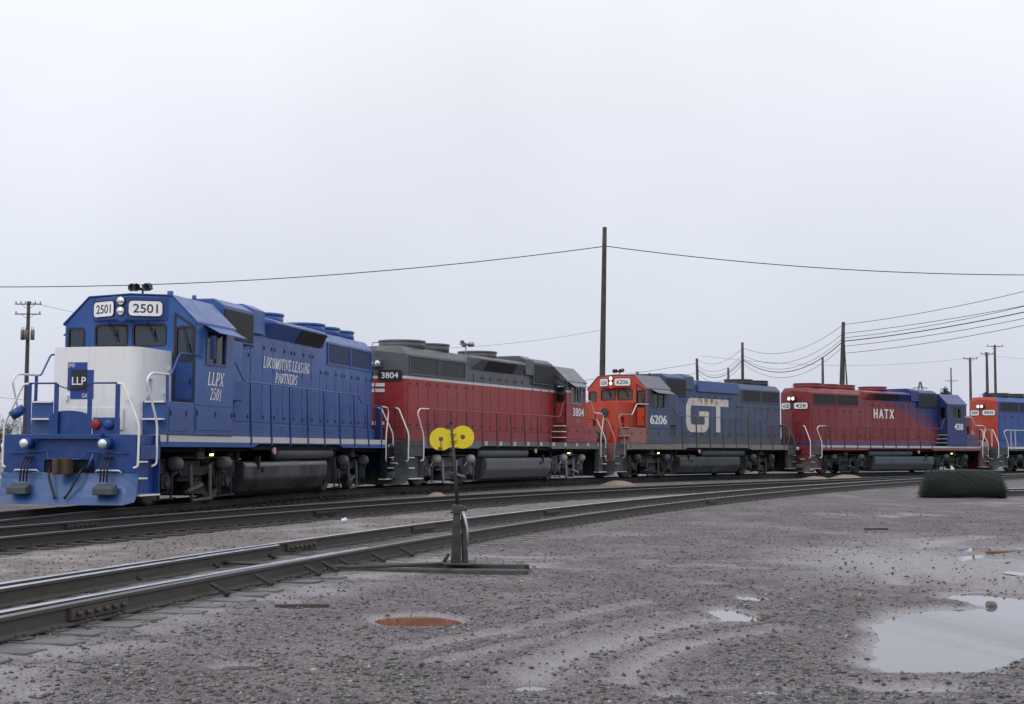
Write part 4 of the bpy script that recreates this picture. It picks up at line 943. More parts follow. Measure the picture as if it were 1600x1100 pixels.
    for s in (-1, 1):
        mb = MB(); x1 = 1.9 if VS > 0 else 1.95; mb.cyl((x1, s*(tw-.02), .72), (x1, s*(tw+.03), .72), .07, n=12); mb.box(2.15, 2.22, min(s*1.3, s*1.43), max(s*1.3, s*1.43), .72, 1.05); part(mb, 'filler_cap', [M['latch2']], parent=ft_)
        mb = MB(); mb.lathe((-3.3, s*1.24, 1.10), (1, 0, 0), [(0, 0), (.02, .10), (.10, .165), (4.1, .165), (4.18, .10), (4.2, 0)], 20); part(mb, 'air_reservoir', [M['res']])
        mb = MB(); mb.tube([(-7.4, s*1.3, 1.16), (-3.5, s*1.3, 1.16)], .02, 6); part(mb, 'pipe', [M['under']])
        mb = MB(); mb.tube([(1.2, s*1.28, 1.2), (7.3, s*1.3, 1.16)], .02, 6); part(mb, 'pipe', [M['under']])
        mb = MB(); mb.box(3.15, 3.55, min(s*.9, s*1.2), max(s*.9, s*1.2), .55, 1.15); part(mb, 'equipment_box', [M['under']])
        mb = MB(); mb.box(-3.5, -2.95, min(s*.8, s*1.25), max(s*.8, s*1.25), .3, .95); part(mb, 'equipment_box', [M['under']])
        mb = MB(); mb.cyl((1.35, s*1.42, 1.17), (1.35, s*1.48, 1.17), .09, n=12); part(mb, 'gauge', [M['gauge']])
        mb = MB(); mb.box(4.75, 4.95, min(s*1.3, s*1.4), max(s*1.3, s*1.4), 1.1, 1.24); gl = part(mb, 'ground_light', [M['under']])
        mb = MB(); mb.cyl((4.85, s*1.36, 1.11), (4.85, s*1.36, 1.06), .045, n=12); part(mb, 'bulb', [AMBER], parent=gl)
    for e in (1, -1): make_truck(root, e*5.18, R(-e*3.5*(1 if A0 < 0 else -1)) if i < 4 else 0, M)
    # ---- handrails and stanchions
    zt = 2.80 if sp['rail_high'] else 2.52
    for s in (-1, 1):
        y = s*1.50; y_ = s*1.54
        st = [3.0, 1.72, .44, -.84, -2.12, -3.4, -4.68, -5.96, -7.24] if sp['rail_high'] else [2.6, 1.42, .22, -.98, -2.18, -3.36, -4.54, -5.72, -6.9, -7.35]
        for x in st:
            top = zt if (x > -5.1 or not sp['rail_high']) else 2.53
            mb = MB(); mb.prism([(y_-s*.025, 1.30), (y_+s*.012, 1.30), (y_+s*.012, 1.75), (y+s*.014, top), (y-s*.016, top)], 'x', x-.036, x+.036); part(mb, 'stanchion', [M['stan']])
        mb = MB()
        if sp['rail_high']: mb.tube([(4.13, y, 3.24), (3.95, y, 3.22), (3.4, y, zt), (-5.02, y, zt), (-5.42, y, 2.54), (-7.5, y, 2.54)], .017, 8, fil=.12)
        else: mb.tube([(4.13, y, 3.15), (3.9, y, 3.05), (3.6, y, zt), (-7.3, y, zt)], .017, 8, fil=.12)
        part(mb, 'handrail', [M['rail']])
        # curved grab rails at the four corners
        mb = MB(); mb.tube([(-7.3, y, 2.53), (-7.9, y, 2.52), (-8.06, y, 2.38), (-7.70, s*1.54, 1.66), (-7.70, s*1.54, .88), (-7.84, s*1.5, .84)], .022, 8, fil=.14); part(mb, 'grab_rail', [M['grab'][1]])
        mb = MB(); mb.tube([(7.34, y, 2.76), (8.16, y, 2.75), (8.34, y, 2.60), (7.92, s*1.54, 1.72), (7.92, s*1.54, .90), (8.06, s*1.5, .86)], .024, 8, fil=.16); part(mb, 'grab_rail', [M['grab'][0]])
        mb = MB(); mb.tube([(xf-.2, s*1.58, 3.24), (6.86, y, 3.24), (7.24, y, 2.77), (7.36, y, 2.76)], .02, 8, fil=.1)
        part(mb, 'handrail', [M['rail2']])
        mb = MB(); mb.prism([(s*1.52-.02, 1.30), (s*1.52+.02, 1.30), (s*1.5+.015, 2.76), (s*1.5-.015, 2.76)], 'x', 7.38, 7.46); part(mb, 'stanchion', [M['stan2']])
        for e in (1, -1):
            gm = M['grab'][0 if e > 0 else 1]
            mb = MB(); mb.tube([(e*8.56, s*.98, 2.52), (e*8.57, s*1.10, 2.51), (e*8.60, s*1.49, 1.70), (e*8.62, s*1.49, .86), (e*8.64, s*1.40, .83)], .024, 8, fil=.12); part(mb, 'grab_rail', [gm])
            for yy in (.98, .37):
                mb = MB(); mb.prism([(s*yy-.045, 1.48), (s*yy+.045, 1.48), (s*yy+.045, 2.52), (s*yy-.045, 2.52)], 'x', min(e*8.53, e*8.56), max(e*8.53, e*8.56)); part(mb, 'end_post', [M['stan2'] if e > 0 else M['stan']])
            mb = MB(); mb.tube([(e*8.55, s*.98, 2.53), (e*8.55, s*.37, 2.53)], .018, 8); part(mb, 'end_rail', [M['stan2'] if e > 0 else M['stan']])
            # cab side ladder of plates beside the nose, seen from ahead
    for e in (1, -1):
        mb = MB(); mb.tube([(e*8.56, -.37 + .74*k/10, 2.50 - .09*math.sin(math.pi*k/10)) for k in range(11)], .012, 5); part(mb, 'safety_chain', [M['chain']])
        mb = MB(); n = 14; pts = [(-.44, 1.502), (.44, 1.502), (.44, 1.86)] + [(.44*math.cos(math.pi*k/n), 1.86 + .12*math.sin(math.pi*k/n)) for k in range(1, n)] + [(-.44, 1.86)]
        mb.prism([(a-.30*(1 if e > 0 else -1)*VS*0 - .12, b_) for a, b_ in pts], 'x', min(e*8.45, e*8.49), max(e*8.45, e*8.49)); part(mb, 'drop_step', [M['stan2'] if e > 0 else M['stan']], .008)
        mb = MB(); mb.box(min(e*8.32, e*8.5), max(e*8.32, e*8.5), .42, .93, 1.502, 1.84); jb = part(mb, 'receptacle_box', [M['stan2'] if e > 0 else M['stan']], .012)
        mb = MB(); mb.lathe((e*8.502, .50, 1.70), (e, 0, 0), [(0, .10), (.05, .10), (.06, .08), (.06, 0)], 18); part(mb, 'red_cap', [REDLAMP if e > 0 else M['stan']], parent=jb)
        mb = MB(); mb.lathe((e*8.502, .78, 1.69), (e, 0, 0), [(0, .105), (.05, .10), (.07, .06), (.07, 0)], 18); part(mb, 'receptacle', [M['stan2'] if e > 0 else M['stan']], parent=jb)
    mb = MB(); mb.cyl((8.50, -1.12, 2.02), (8.66, -1.30, 1.86), .10, n=16, mc=0); part(mb, 'bell', [M['front2']])
    if sp.get('rearamber'):
        mb = MB(); mb.cyl((-8.5, .42*VS, 1.72), (-8.53, .42*VS, 1.72), .05, n=10); part(mb, 'step_light', [AMBER])
    if sp.get('horn'):
        hx, hy = sp['horn'][:2]; hz = 4.53 + (sp['horn'][2] if len(sp['horn']) > 2 else 0)
        ho = bpy.data.objects.new('air_horn', None); C.objects.link(ho); ho.parent = root; ho.empty_display_size = .1
        mb = MB(); mb.cyl((hx, hy, 4.5), (hx, hy, hz+.22), .025, n=8); mb.tube([(hx, hy-.17, hz+.22), (hx, hy+.17, hz+.22)], .03, 8); mb.build('horn_bracket', [M['horn']], ho)
        for k, (dy, sg) in enumerate(((-.17, 1), (-.06, 1), (.05, -1), (.17, 1))):
            mb = MB(); mb.lathe((hx - sg*.12, hy+dy, hz+.24 + (.05 if sg < 0 else 0)), (sg, 0, 0), [(0, .02), (.1, .022), (.22, .04), (.29, .07), (.31, .092), (.315, .092), (.30, .068), (.16, .02), (.16, 0)], 16); mb.build('horn_bell', [M['horn']], ho)
    if sp.get('beacon', True):
        mb = MB(); mb.cyl((5.0, .35, 4.6), (5.0, .35, 4.78), .07, n=12); part(mb, 'roof_beacon', [M['roof']])
        mb = MB(); mb.cyl((4.6, .75, 4.58), (4.6, .75, 4.72), .05, n=10); part(mb, 'roof_vent', [M['fan']])
    return root, cab, hood, nose, part

def pal(i, **k): return k
BLUE = (.006, .066, .285); 
blue = mat('leasing_blue_paint', BLUE, .34, var=.10, sc=2.2, streak=.34, dirt=(.055, .065, .085), fade=((.022, .11, .36), .55), dirtz=(1.3, 2.2, .5), bump=.04, bsc=3)
blue_cab = mat('blue_cab_paint', BLUE, .30, var=.08, sc=2.2, streak=.15, dirt=(.05, .06, .085), fade=((.022, .105, .34), .3), dirtz=(1.3, 2.3, .35), bump=.04, bsc=3)
blue_deep = mat('deep_blue_paint', (.005, .045, .21), .32, var=.05, sc=4, streak=.1, dirt=(.04, .05, .08))
blue_plow = mat('scuffed_blue_plough', (.016, .085, .27), .42, var=.16, sc=3, dirt=(.07, .085, .11), dirtz=(-.1, .35, .5))
blue_sill = mat('blue_sill_white_stripe', BLUE, .4, var=.06, streak=.2, dirt=(.10, .09, .09), layers=[([(0, 0, 1, 1.362)], (.58, .55, .54))])
white_nose = mat('white_nose_paint', (.80, .80, .81), .36, var=0.001, sc=3, streak=.32, dirt=(.42, .39, .37), dirtz=(1.3, 2.1, .45))
darkgrille = gridmat('dark_screen', (.010, .012, .012), (.025, .03, .03), .06, .06)
grid_blue = gridmat('blue_radiator_mesh', (.012, .026, .07), (.028, .065, .19), .075, .09)
latch_dark = mat('dark_latch', (.012, .012, .016), .6, var=0)
tr_dark = mat(spec=.22, name='truck_grime_dark', col=(.012, .014, .013), rough=.7, metal=0, var=.22, sc=5, bump=.5, dirt=(.05, .048, .043))
tr_lite = mat(spec=.22, name='truck_grime_pale', col=(.10, .10, .108), rough=.7, metal=0, var=.25, sc=4, bump=.5, dirt=(.06, .056, .052))
tr_mid = mat(spec=.22, name='truck_grime_green', col=(.020, .028, .025), rough=.7, metal=0, var=.25, sc=4, bump=.5, dirt=(.06, .06, .055))
tank0 = mat('oily_tank_black', (.024, .026, .026), .25, .2, var=.15, sc=1.2, streak=.75, dirt=(.09, .095, .095))
tank1 = mat(spec=.22, name='tank_grey', col=(.115, .12, .13), rough=.5, var=.15, sc=3, streak=.25, dirt=(.10, .095, .09))
tank3 = mat(spec=.22, name='tank_blue_grey', col=(.075, .095, .11), rough=.5, var=.15, sc=3, streak=.35, dirt=(.055, .06, .06))
W_ = (.58, .56, .55); 
boardw = mat('board_white', (.80, .82, .83), .35, var=0, dirt=(.6, .6, .6)); boardk = mat('board_black', (.015, .015, .018), .35, var=0)
numk = mat('numeral_black', (.03, .03, .035), .5, var=0); numw = mat('numeral_white', (.75, .75, .74), .5, var=0)
hornm = mat('horn_metal', (.05, .045, .045), .45, .4, var=.1)
hornl = mat('horn_silver', (.3, .3, .32), .35, .6, var=.1)
gaugew = mat('gauge_face', (.55, .35, .32), .4, var=0)
lens_off = mat('headlight_glass', (.72, .74, .76), .10, .7, var=0)

SPEC0 = dict(vis=1, bulge='flare', grille=(-3.0, -1.05), rail_high=True, closedstep=1, horn=(5.75, .05), fans=[(-1.15, .62), (-4.3, .66), (-5.62, .66), (-6.94, .66)], board=(boardw, numk), rearamber=True,
  M=dict(sill=blue_sill, under=UNDER, endp=(blue_deep, blue_deep), step=(blue_deep, UNDER), tread=WHITEP, pilot=(blue_deep, blue_deep), plow=(blue_plow, blue_deep), ploughstep=mat('plough_step_steel', (.05, .06, .075), .7, var=.15),
   hood=blue, latch=latch_dark, grid=grid_blue, bulge=blue, darkgrille=darkgrille, intake=blue, fan=blue, cab=blue_cab, winframe=mat('window_frame_blue', (.03, .06, .16), .4, var=0), roof=blue_cab, door=blue_deep, toolbox=blue,
   front=blue_deep, headlens=lens_off, rearlamp=BLACK, rearlens=lens_off, nose=white_nose, tank=tank0, latch2=latch_dark, res=mat(spec=.22, name='reservoir_dark', col=(.075, .08, .08), rough=.45, var=.1, streak=.3), gauge=gaugew,
   truck=tr_dark, hanger=mat(spec=.22, name='hanger_grime', col=(.06, .063, .06), rough=.7, var=.2), cyl=mat(spec=.22, name='cylinder_grime', col=(.075, .08, .08), rough=.6, var=.15, sc=6), stan=blue_deep, stan2=blue_deep, rail=blue_cab, rail2=blue_cab, grab=(WHITEP, WHITEP), chain=latch_dark, front2=blue_deep, horn=hornm))
L0 = loco(0, '2501', 'blue locomotive with white nose and number 2501 leading at the left end of the row', SPEC0)

RED = (.30, .016, .015); GRY = (.082, .086, .102)
def gr_layers(base): return [([(0, 0, 1, 3.50)], (.62, .60, .58)), ([(0, 0, 1, 3.585)], GRY)]
red = mat('red_hood_grey_top', RED, .42, var=.07, sc=2.4, streak=.22, dirt=(.095, .070, .076), fade=((.30, .050, .048), .5), layers=gr_layers(0), dirtz=(1.2, 2.2, .3), bump=.04, bsc=3)
redbox = mat('faded_red_toolbox', (.27, .05, .052), .5, var=.1, sc=3, streak=.3, dirt=(.2, .09, .09))
gryp = mat('grey_paint', GRY, .5, var=.12, sc=3, streak=.3, dirt=(.17, .165, .17))
grylite = mat('cab_roof_pale_grey', (.15, .155, .17), .45, var=.15, sc=3, streak=.2, dirt=(.3, .3, .31))
def squares_mat(name, base):
    m, t, b = newmat(name); tc = nd(t, 'ShaderNodeTexCoord'); s = nd(t, 'ShaderNodeSeparateXYZ'); t.links.new(tc.outputs['Object'], s.inputs[0])
    fx = mth(t, 'FRACT', mth(t, 'MULTIPLY', mth(t, 'ADD', s.outputs[0], 20.0), 1/1.2)); k = mth(t, 'LESS_THAN', fx, .19)
    k = mth(t, 'MULTIPLY', k, mth(t, 'GREATER_THAN', s.outputs[2], 1.36)); n = noise(t, tc.outputs['Object'], 5, 5, .6)
    c = mixc(t, k, base, (.55, .53, .5)); c = mixc(t, mr(t, n, .4, .7, 0, .4), c, (.11, .105, .10)); t.links.new(c, b.inputs['Base Color']); b.inputs['Roughness'].default_value = .6; return m
step_gry = mat(spec=.22, name='grey_step_plate', col=(.060, .065, .065), rough=.6, var=.15, sc=4, dirt=(.13, .125, .12))
SPEC1 = dict(vis=-1, bulge='flare', grille=(-2.3, .1), rail_high=False, fans=[(-6.45, .78), (-4.7, .78), (-.75, .72)], board=(boardk, numw), horn=(-2.3, -.3, .24), rearstripes=True, hatch=True, rearamber=False, visor=True,
  M=dict(SPEC0['M'], sill=squares_mat('grey_sill_white_squares', (.13, .14, .145)), endp=(step_gry, step_gry), step=(step_gry, step_gry), pilot=(step_gry, step_gry), plow=(step_gry, step_gry), hood=red, grid=gridmat('grey_radiator_mesh', (.035, .037, .038), (.075, .078, .08), .075, .09), bulge=gryp, intake=gryp, fan=gryp,
   cab=red, winframe=mat('window_frame_pale', (.22, .24, .27), .4, var=0), roof=grylite, door=red, toolbox=redbox, front=gryp, nose=mat('red_nose', RED, .45, var=.1, streak=.2, dirt=(.12, .05, .05)), tank=tank1, res=tank1, truck=tr_lite, hanger=mat(spec=.22, name='hanger_pale', col=(.25, .25, .26), rough=.6, var=.2), cyl=mat('cylinder_pale', (.3, .3, .31), .5, var=.15, sc=6),
   stan=mat('stanchion_red_dark', (.12, .022, .02), .5, var=.1), stan2=mat('stanchion_red_dark', (.12, .022, .02)), rail=mat('handrail_red', (.30, .10, .10), .5, var=0), rail2=WHITEP, front2=gryp, horn=hornl, rearlamp=gryp, latch=mat('latch_dark_red', (.05, .012, .012), .6, var=0)))
L1 = loco(1, '3804', 'red locomotive with grey top, white stripe and number 3804 behind the yellow switch target', SPEC1)

ORG = (.50, .045, .012); SB = (.024, .064, .165); GB = (.050, .058, .074)
gt_blue = mat('worn_blue_grey_paint', SB, .5, var=.2, sc=2.4, streak=.55, dirt=(.10, .09, .085), fade=(GB, .9), dirtz=(1.2, 2.6, .6), bump=.04, bsc=3)
gt_bul = mat('plain_blue_panel', (.042, .10, .28), .4, var=.1, streak=.25, dirt=(.06, .065, .08))
gt_front = mat('orange_red_front', ORG, .42, var=.06, sc=3, streak=.2, dirt=(.20, .06, .04), fade=((.50, .08, .035), .5))
gt_cab = mat('cab_orange_front_blue_side', SB, .48, var=.15, sc=2.4, streak=.4, dirt=(.09, .085, .085), fade=(GB, .7), layers=[([(1, 0, 0, 6.13)], ORG)], dirtz=(1.2, 2.6, .5))
gt_tool = mat('faded_pink_toolbox', (.30, .115, .10), .6, var=.2, sc=3, streak=.5, dirt=(.15, .10, .09))
gt_sill = mat('dirty_tan_sill', (.20, .18, .155), .7, var=.2, streak=.5, dirt=(.11, .095, .085))
gt_roof = mat('dull_violet_grey_roof', (.13, .13, .165), .5, var=.15, streak=.3, dirt=(.17, .15, .15))
SPEC2 = dict(vis=1, bulge='flat', grille=(0, 0), rail_high=True, closedstep=1, horn=(5.8, -.1), fans=[(-5.2, .72), (-6.9, .72)], board=(boardw, numk), green=True,
  M=dict(SPEC0['M'], sill=gt_sill, endp=(step_gry, step_gry), step=(step_gry, step_gry), tread=mat('tread_worn', (.4, .4, .38), .6, var=0), pilot=(gt_tool, step_gry), plow=(step_gry, step_gry), hood=gt_blue, grid=gridmat('dark_green_mesh', (.012, .016, .016), (.03, .038, .036), .075, .09), bulge=gt_bul, intake=gt_blue, fan=mat('fan_dark', (.03, .03, .035), .6, var=.1),
   cab=gt_cab, roof=gt_roof, door=gt_front, toolbox=gt_tool, front=gt_front, nose=gt_front, tank=mat(spec=.22, name='tank_dark_green', col=(.045, .056, .053), rough=.5, var=.2, sc=2, streak=.5, dirt=(.03, .035, .035)), res=tank3, truck=tr_mid, cyl=mat(spec=.22, name='cylinder_mid', col=(.075, .085, .085), rough=.6, var=.2), hanger=tr_mid, stan=mat('stanchion_dark_grey', (.045, .045, .05), .6, var=.1), stan2=mat('stanchion_brown', (.12, .07, .06), .6, var=.1),
   rail=mat('handrail_dark', (.09, .095, .12), .5, var=0), rail2=WHITEP, grab=(mat('grab_dull', (.30, .27, .26), .6, var=0), mat('grab_dark', (.12, .09, .09), .6, var=0)), headlens=LIT, front2=gt_front, winframe=mat('window_frame_grey', (.09, .10, .11), .5, var=0)))
L2 = loco(2, '6206', 'blue grey locomotive with orange front, big white GT letters and number 6206', SPEC2)

HR = (.19, .016, .021); HB = (.012, .032, .155)
lay = [([(1, 0, 2.65, 9.74), (-1, 0, -2.65, -9.95)], HB), ([(1, 0, 2.65, 10.12), (-1, 0, -2.65, -10.33)], HB), ([(1, 0, 2.65, 10.55)], HB), ([(1, 0, 2.65, 10.85), (-1, 0, -2.65, -11.02)], HR), ([(1, 0, 2.65, 11.25), (-1, 0, -2.65, -11.42)], HR), ([(0, 0, -1, -1.71)], (.05, .05, .16)), ([(0, 0, 1, 4.0), (1, 0, 0, -1.55)], HB)]
h_red = mat('maroon_red_blue_diagonals', HR, .42, var=.05, sc=2.4, streak=.16, dirt=(.085, .05, .065), fade=((.25, .060, .068), .55), layers=lay, bump=.04, bsc=3)
h_blue = mat('dark_blue_cab_paint', HB, .38, var=.06, sc=2.4, streak=.2, dirt=(.05, .05, .08))
h_box = mat('blue_toolbox_red_pinstripes', (.05, .065, .17), .45, var=.1, layers=[([(0, 0, 1, 1.66), (0, 0, -1, -1.72)], HR), ([(0, 0, 1, 1.88), (0, 0, -1, -1.94)], HR), ([(0, 0, 1, 2.08), (0, 0, -1, -2.14)], HR)], dirt=(.12, .08, .09), streak=.2)
h_sill = mat('maroon_sill_white_stripe', (.22, .05, .05), .5, var=.1, streak=.3, dirt=(.1, .08, .08), layers=[([(0, 0, 1, 1.40)], (.55, .52, .48))])
h_step = mat('maroon_brown_step', (.075, .035, .032), .6, var=.15, dirt=(.06, .05, .05))
h_m = mat('maroon_paint', HR, .45, var=.1, streak=.2, dirt=(.14, .06, .06))
SPEC3 = dict(vis=-1, bulge='flare', grille=(-2.35, -.1), rail_high=False, fans=[(-6.85, .76), (-5.3, .7), (-3.8, .7), (-.95, .78)], board=(boardw, numk), horn=None, hatch=True, visor=False, beacon=False,
  M=dict(SPEC2['M'], sill=h_sill, hood=h_red, step=(h_step, h_step), endp=(h_m, h_m), pilot=(h_m, h_m), plow=(h_m, h_step), bulge=h_red, intake=h_blue, fan=h_m, cab=h_blue, roof=mat('blue_violet_roof', (.075, .085, .24), .42, var=.1), door=h_blue, toolbox=h_box, front=h_blue, nose=h_m, tank=tank3,
   stan=mat('stanchion_maroon', (.07, .025, .028), .6, var=.1), stan2=h_m, rail=mat('handrail_maroon', (.20, .06, .065), .5, var=0), grab=(WHITEP, WHITEP), rearlamp=BLACK, rearlens=LIT, headlens=lens_off, front2=h_m, tread=mat('tread_pale', (.5, .5, .48), .5, var=0)))
L3 = loco(3, '428', 'maroon locomotive with blue front half, diagonal stripes and number 428 behind the wire roll', SPEC3)

o_end = mat('orange_end_blue_hood', (.018, .07, .27), .42, var=.1, streak=.2, dirt=(.05, .06, .08), layers=[([(-1, 0, 0, 7.91)], (.44, .045, .016))])
SPEC4 = dict(vis=-1, bulge='flare', grille=(-2.3, .1), rail_high=False, fans=[(-6.6, .78), (-4.9, .74), (-.8, .72)], board=(boardw, numk), horn=(-7.4, 0), beacon=False,
  M=dict(SPEC2['M'], sill=mat('white_edge_sill', (.03, .03, .035), .5, var=0, layers=[([(0, 0, 1, 1.38)], (.6, .58, .56))]), hood=o_end, bulge=gt_bul, fan=mat('fan_dark', (.03, .03, .035)), nose=gt_front, cab=gt_cab, rearlamp=BLACK, rearlens=LIT, grab=(WHITEP, WHITEP), rail=WHITEP, stan=mat('stanchion_pale', (.4, .42, .45), .5, var=0)))
L4 = loco(4, '4909', 'blue locomotive with orange red end and number 4909, cut off by the right edge', SPEC4)

# ---- lettering painted on the bodies
def side_text(L, x_left, x_right, z0, z1, txt, mt, y, serif=False, shear=0., bold=.02, name='lettering', parent=None, s=1):
    root, cab, hood, nose, part = L; mb = MB()
    rt = Vector((-1, 0, 0)) if s > 0 else Vector((1, 0, 0)); org = (x_left, s*y, z0)
    if serif: serif_text(mb, txt, org, rt, (0, 0, 1), abs(x_right-x_left), z1-z0)
    else: text_mb(mb, txt, org, rt, (0, 0, 1), abs(x_right-x_left), z1-z0, shear=shear, bold=bold, depth=.005)
    return part(mb, name, [mt], parent=parent or cab)
dec = mat('white_decal', (.78, .78, .77), .45, var=0, dirt=(.5, .5, .5))
decf = mat('worn_white_decal', (.52, .48, .44), .55, var=0.001, sc=2.5, streak=.55, dirt=(.22, .12, .07))
for s in (1, -1):
    side_text(L0, 5.60*s if s > 0 else 4.75, 4.75 if s > 0 else 5.6, 2.63, 2.90, 'LLPX', dec, 1.562, True, s=s)
    side_text(L0, 5.47 if s > 0 else 4.9, 4.85 if s > 0 else 5.5, 2.30, 2.55, '2501', dec, 1.562, True, s=s)
    side_text(L0, 1.10 if s > 0 else -2.2, -2.2 if s > 0 else 1.1, 3.28, 3.54, 'LOCOMOTIVE LEASING', dec, 1.021, True, parent=L0[2], s=s)
    side_text(L0, .28 if s > 0 else -1.3, -1.30 if s > 0 else .28, 2.93, 3.17, 'PARTNERS', dec, 1.021, True, parent=L0[2], s=s)
    side_text(L1, 4.78 if s < 0 else 5.95, 5.95 if s < 0 else 4.78, 2.57, 2.90, '3804', dec, 1.562, s=s, bold=.025)
    side_text(L1, 5.12 if s < 0 else 5.62, 5.62 if s < 0 else 5.12, 2.33, 2.46, 'GRY', mat('pale_pink_decal', (.5, .36, .33), .5, var=0), 1.562, s=s, bold=0)
    side_text(L2, 5.86 if s > 0 else 4.45, 4.45 if s > 0 else 5.86, 2.37, 2.78, '6206', dec, 1.562, s=s, bold=.045)
    side_text(L3, -2.30 if s < 0 else -.4, -.40 if s < 0 else -2.3, 3.03, 3.56, 'H A T X', dec, 1.021, parent=L3[2], s=s, bold=.055)
    side_text(L3, 4.88 if s < 0 else 5.78, 5.78 if s < 0 else 4.88, 2.47, 2.84, '428', dec, 1.562, s=s, bold=.05)
# bold joined G and T of the blue grey locomotive
gtl, t, b = newmat('rust_stained_white_letter'); tc_ = nd(t, 'ShaderNodeTexCoord'); s_ = nd(t, 'ShaderNodeSeparateXYZ'); P_ = tc_.outputs['Object']; t.links.new(P_, s_.inputs[0])
c_ = mixc(t, mr(t, noise(t, P_, 1.0, 3, .5, (9, 9, .5)), .48, .72, 0, .6), (.66, .62, .56), (.42, .33, .26))
k_ = mth(t, 'MULTIPLY', mr(t, s_.outputs[2], 3.35, 3.5), mr(t, noise(t, P_, 1.0, 3, .5, (4, 4, 1.2)), .5, .6, 0, .85))
t.links.new(mixc(t, k_, c_, (.24, .095, .035)), b.inputs['Base Color']); b.inputs['Roughness'].default_value = .6
for s in (1, -1):
    mb = MB(); y = s*1.0215
    def arcp(cx, cz, r, a0, a1, n=6): return [(cx + r*math.cos(R(a0+(a1-a0)*k/n)), cz + r*math.sin(R(a0+(a1-a0)*k/n))) for k in range(n+1)]
    # u runs to the reader's right from 0 to 4.1
    G = [(4.10, 1.62), (.55, 1.62)] + arcp(.5, 1.12, .5, 90, 180) + arcp(.5, .5, .5, 180, 270) + arcp(1.66, .5, .5, 270, 360) + [(2.16, 1.0), (1.22, 1.0), (1.22, .74), (1.74, .74), (1.74, .60)] + arcp(1.62, .5, .14, 0, -90, 3) + [(.60, .36)] + arcp(.58, .52, .15, -90, -180, 3) + [(.43, 1.10)] + arcp(.58, 1.12, .15, 180, 90, 3) + [(4.10, 1.27)]
    Tt = [(2.86, 1.268), (2.86, .02), (3.28, .02), (3.28, 1.268)]
    for poly in (G, Tt):
        vs = [((1.82 - u) if s > 0 else (-2.28 + u), y, 2.07 + v) for u, v in poly]; mb.add(vs, [tuple(range(len(vs)))])
    L2[4](mb, 'lettering', [gtl], parent=L2[2])
# small round nose badge and plates on the orange front
mb = MB(); mb.lathe((7.795, .42, 2.86), (1, 0, 0), [(0, .2), (.012, .2), (.012, .16), (.006, .15), (.006, .09), (.012, .08), (.012, 0)], 24); L2[4](mb, 'round_badge', [mat('badge_dark', (.05, .04, .045), .5, var=0)], parent=L2[3])
mb = MB(); mb.box(7.79, 7.80, -.93, -.5, 2.68, 3.1); L2[4](mb, 'worn_patch', [mat('patch_brown', (.28, .09, .075), .6, var=.2)], parent=L2[3])
# blue, black and blue squares of the leasing badge on the white nose
x = 7.794; y0 = -.52
def plate(name, ya, yb, za, zb, d, mt):
    mb = MB(); mb.box(x, x+d, ya, yb, za, zb); return L0[4](mb, name, [mt], parent=L0[3])
bb = mat('badge_blue', (.012, .05, .28), .4, var=0); bk = mat('badge_black', (.012, .015, .018), .35, var=0)
plate('badge_panel', -.56, -.12, 2.42, 3.00, .006, bb); plate('badge_panel', -.49, .03, 2.24, 2.84, .0085, bb); plate('badge_panel', -.48, -.11, 2.40, 2.845, .011, bk)
mb = MB(); text_mb(mb, 'LLP', (x+.013, -.455, 2.53), (0, 1, 0), (0, 0, 1), .32, .165, bold=.012, depth=0)
text_mb(mb, 'EMD', (x+.0075, -.545, 2.90), (0, 1, 0), (0, 0, 1), .15, .075, depth=0); text_mb(mb, 'GATX', (x+.0105, -.22, 2.265), (0, 1, 0), (0, 0, 1), .23, .085, depth=0)
L0[4](mb, 'lettering', [dec], parent=L0[3])
# ------------------------------------------------------------ switch stand
swm = mat('switch_stand_iron', (.024, .023, .021), .6, .2, var=.15, sc=8, bump=.5, dirt=(.12, .09, .07))
swo = mat('switch_timber', (.028, .025, .022), .75, var=.2, sc=5, bump=.7, bsc=30, dirt=(.15, .13, .12))
yel = mat('yellow_target_paint', (.70, .56, .012), .42, var=0.001, sc=6, streak=.18, dirt=(.40, .30, .03))
sx, sy = -.64, 16.93
sw = empty('switch_stand', (sx, sy, -.2), label='iron switch stand with yellow double disc target on two timbers beside the near rail', cat='switch stand')
def swp(mb, name, mats, bevel=.006, parent=sw, **k): return mb.build(name, mats, parent, bevel, 1, **k)
for k, (x0, y0, x1, y1) in enumerate(((-1.75, .42, .86, .30), (-1.72, -.18, .84, -.34))):
    mb = MB(); d = Vector((x1-x0, y1-y0)).normalized(); n_ = Vector((-d.y, d.x))*.075; vs = []
    for z in (-.14, .055 - .01*k):
        for (a, s_) in (((x0, y0), -1), ((x1, y1), -1), ((x1, y1), 1), ((x0, y0), 1)): vs.append((a[0]+n_.x*s_, a[1]+n_.y*s_, z))
    mb.add(vs, [(0, 3, 2, 1), (4, 5, 6, 7), (0, 1, 5, 4), (1, 2, 6, 5), (2, 3, 7, 6), (3, 0, 4, 7)]); swp(mb, 'head_timber', [swo], .012)
mb = MB(); mb.box(.70, .80, -.22, .20, -.06, .095); swp(mb, 'cross_timber', [swo])
mb = MB(); mb.box(-.16, .22, -.22, .36, .078, .10); swp(mb, 'base_plate', [swm])
mb = MB()       # tapering open frame: front plank, side webs, feet
vs = []
for y in (-.07, .06):
    vs += [(-.075, y, .10), (.045, y, .10), (.032, y, .68), (-.048, y, .68)]
mb.add(vs, [(0, 1, 2, 3), (7, 6, 5, 4), (0, 4, 5, 1), (1, 5, 6, 2), (2, 6, 7, 3), (3, 7, 4, 0)])
mb.tube([(-.16, 0, .10), (-.10, 0, .20)], .025, 6)
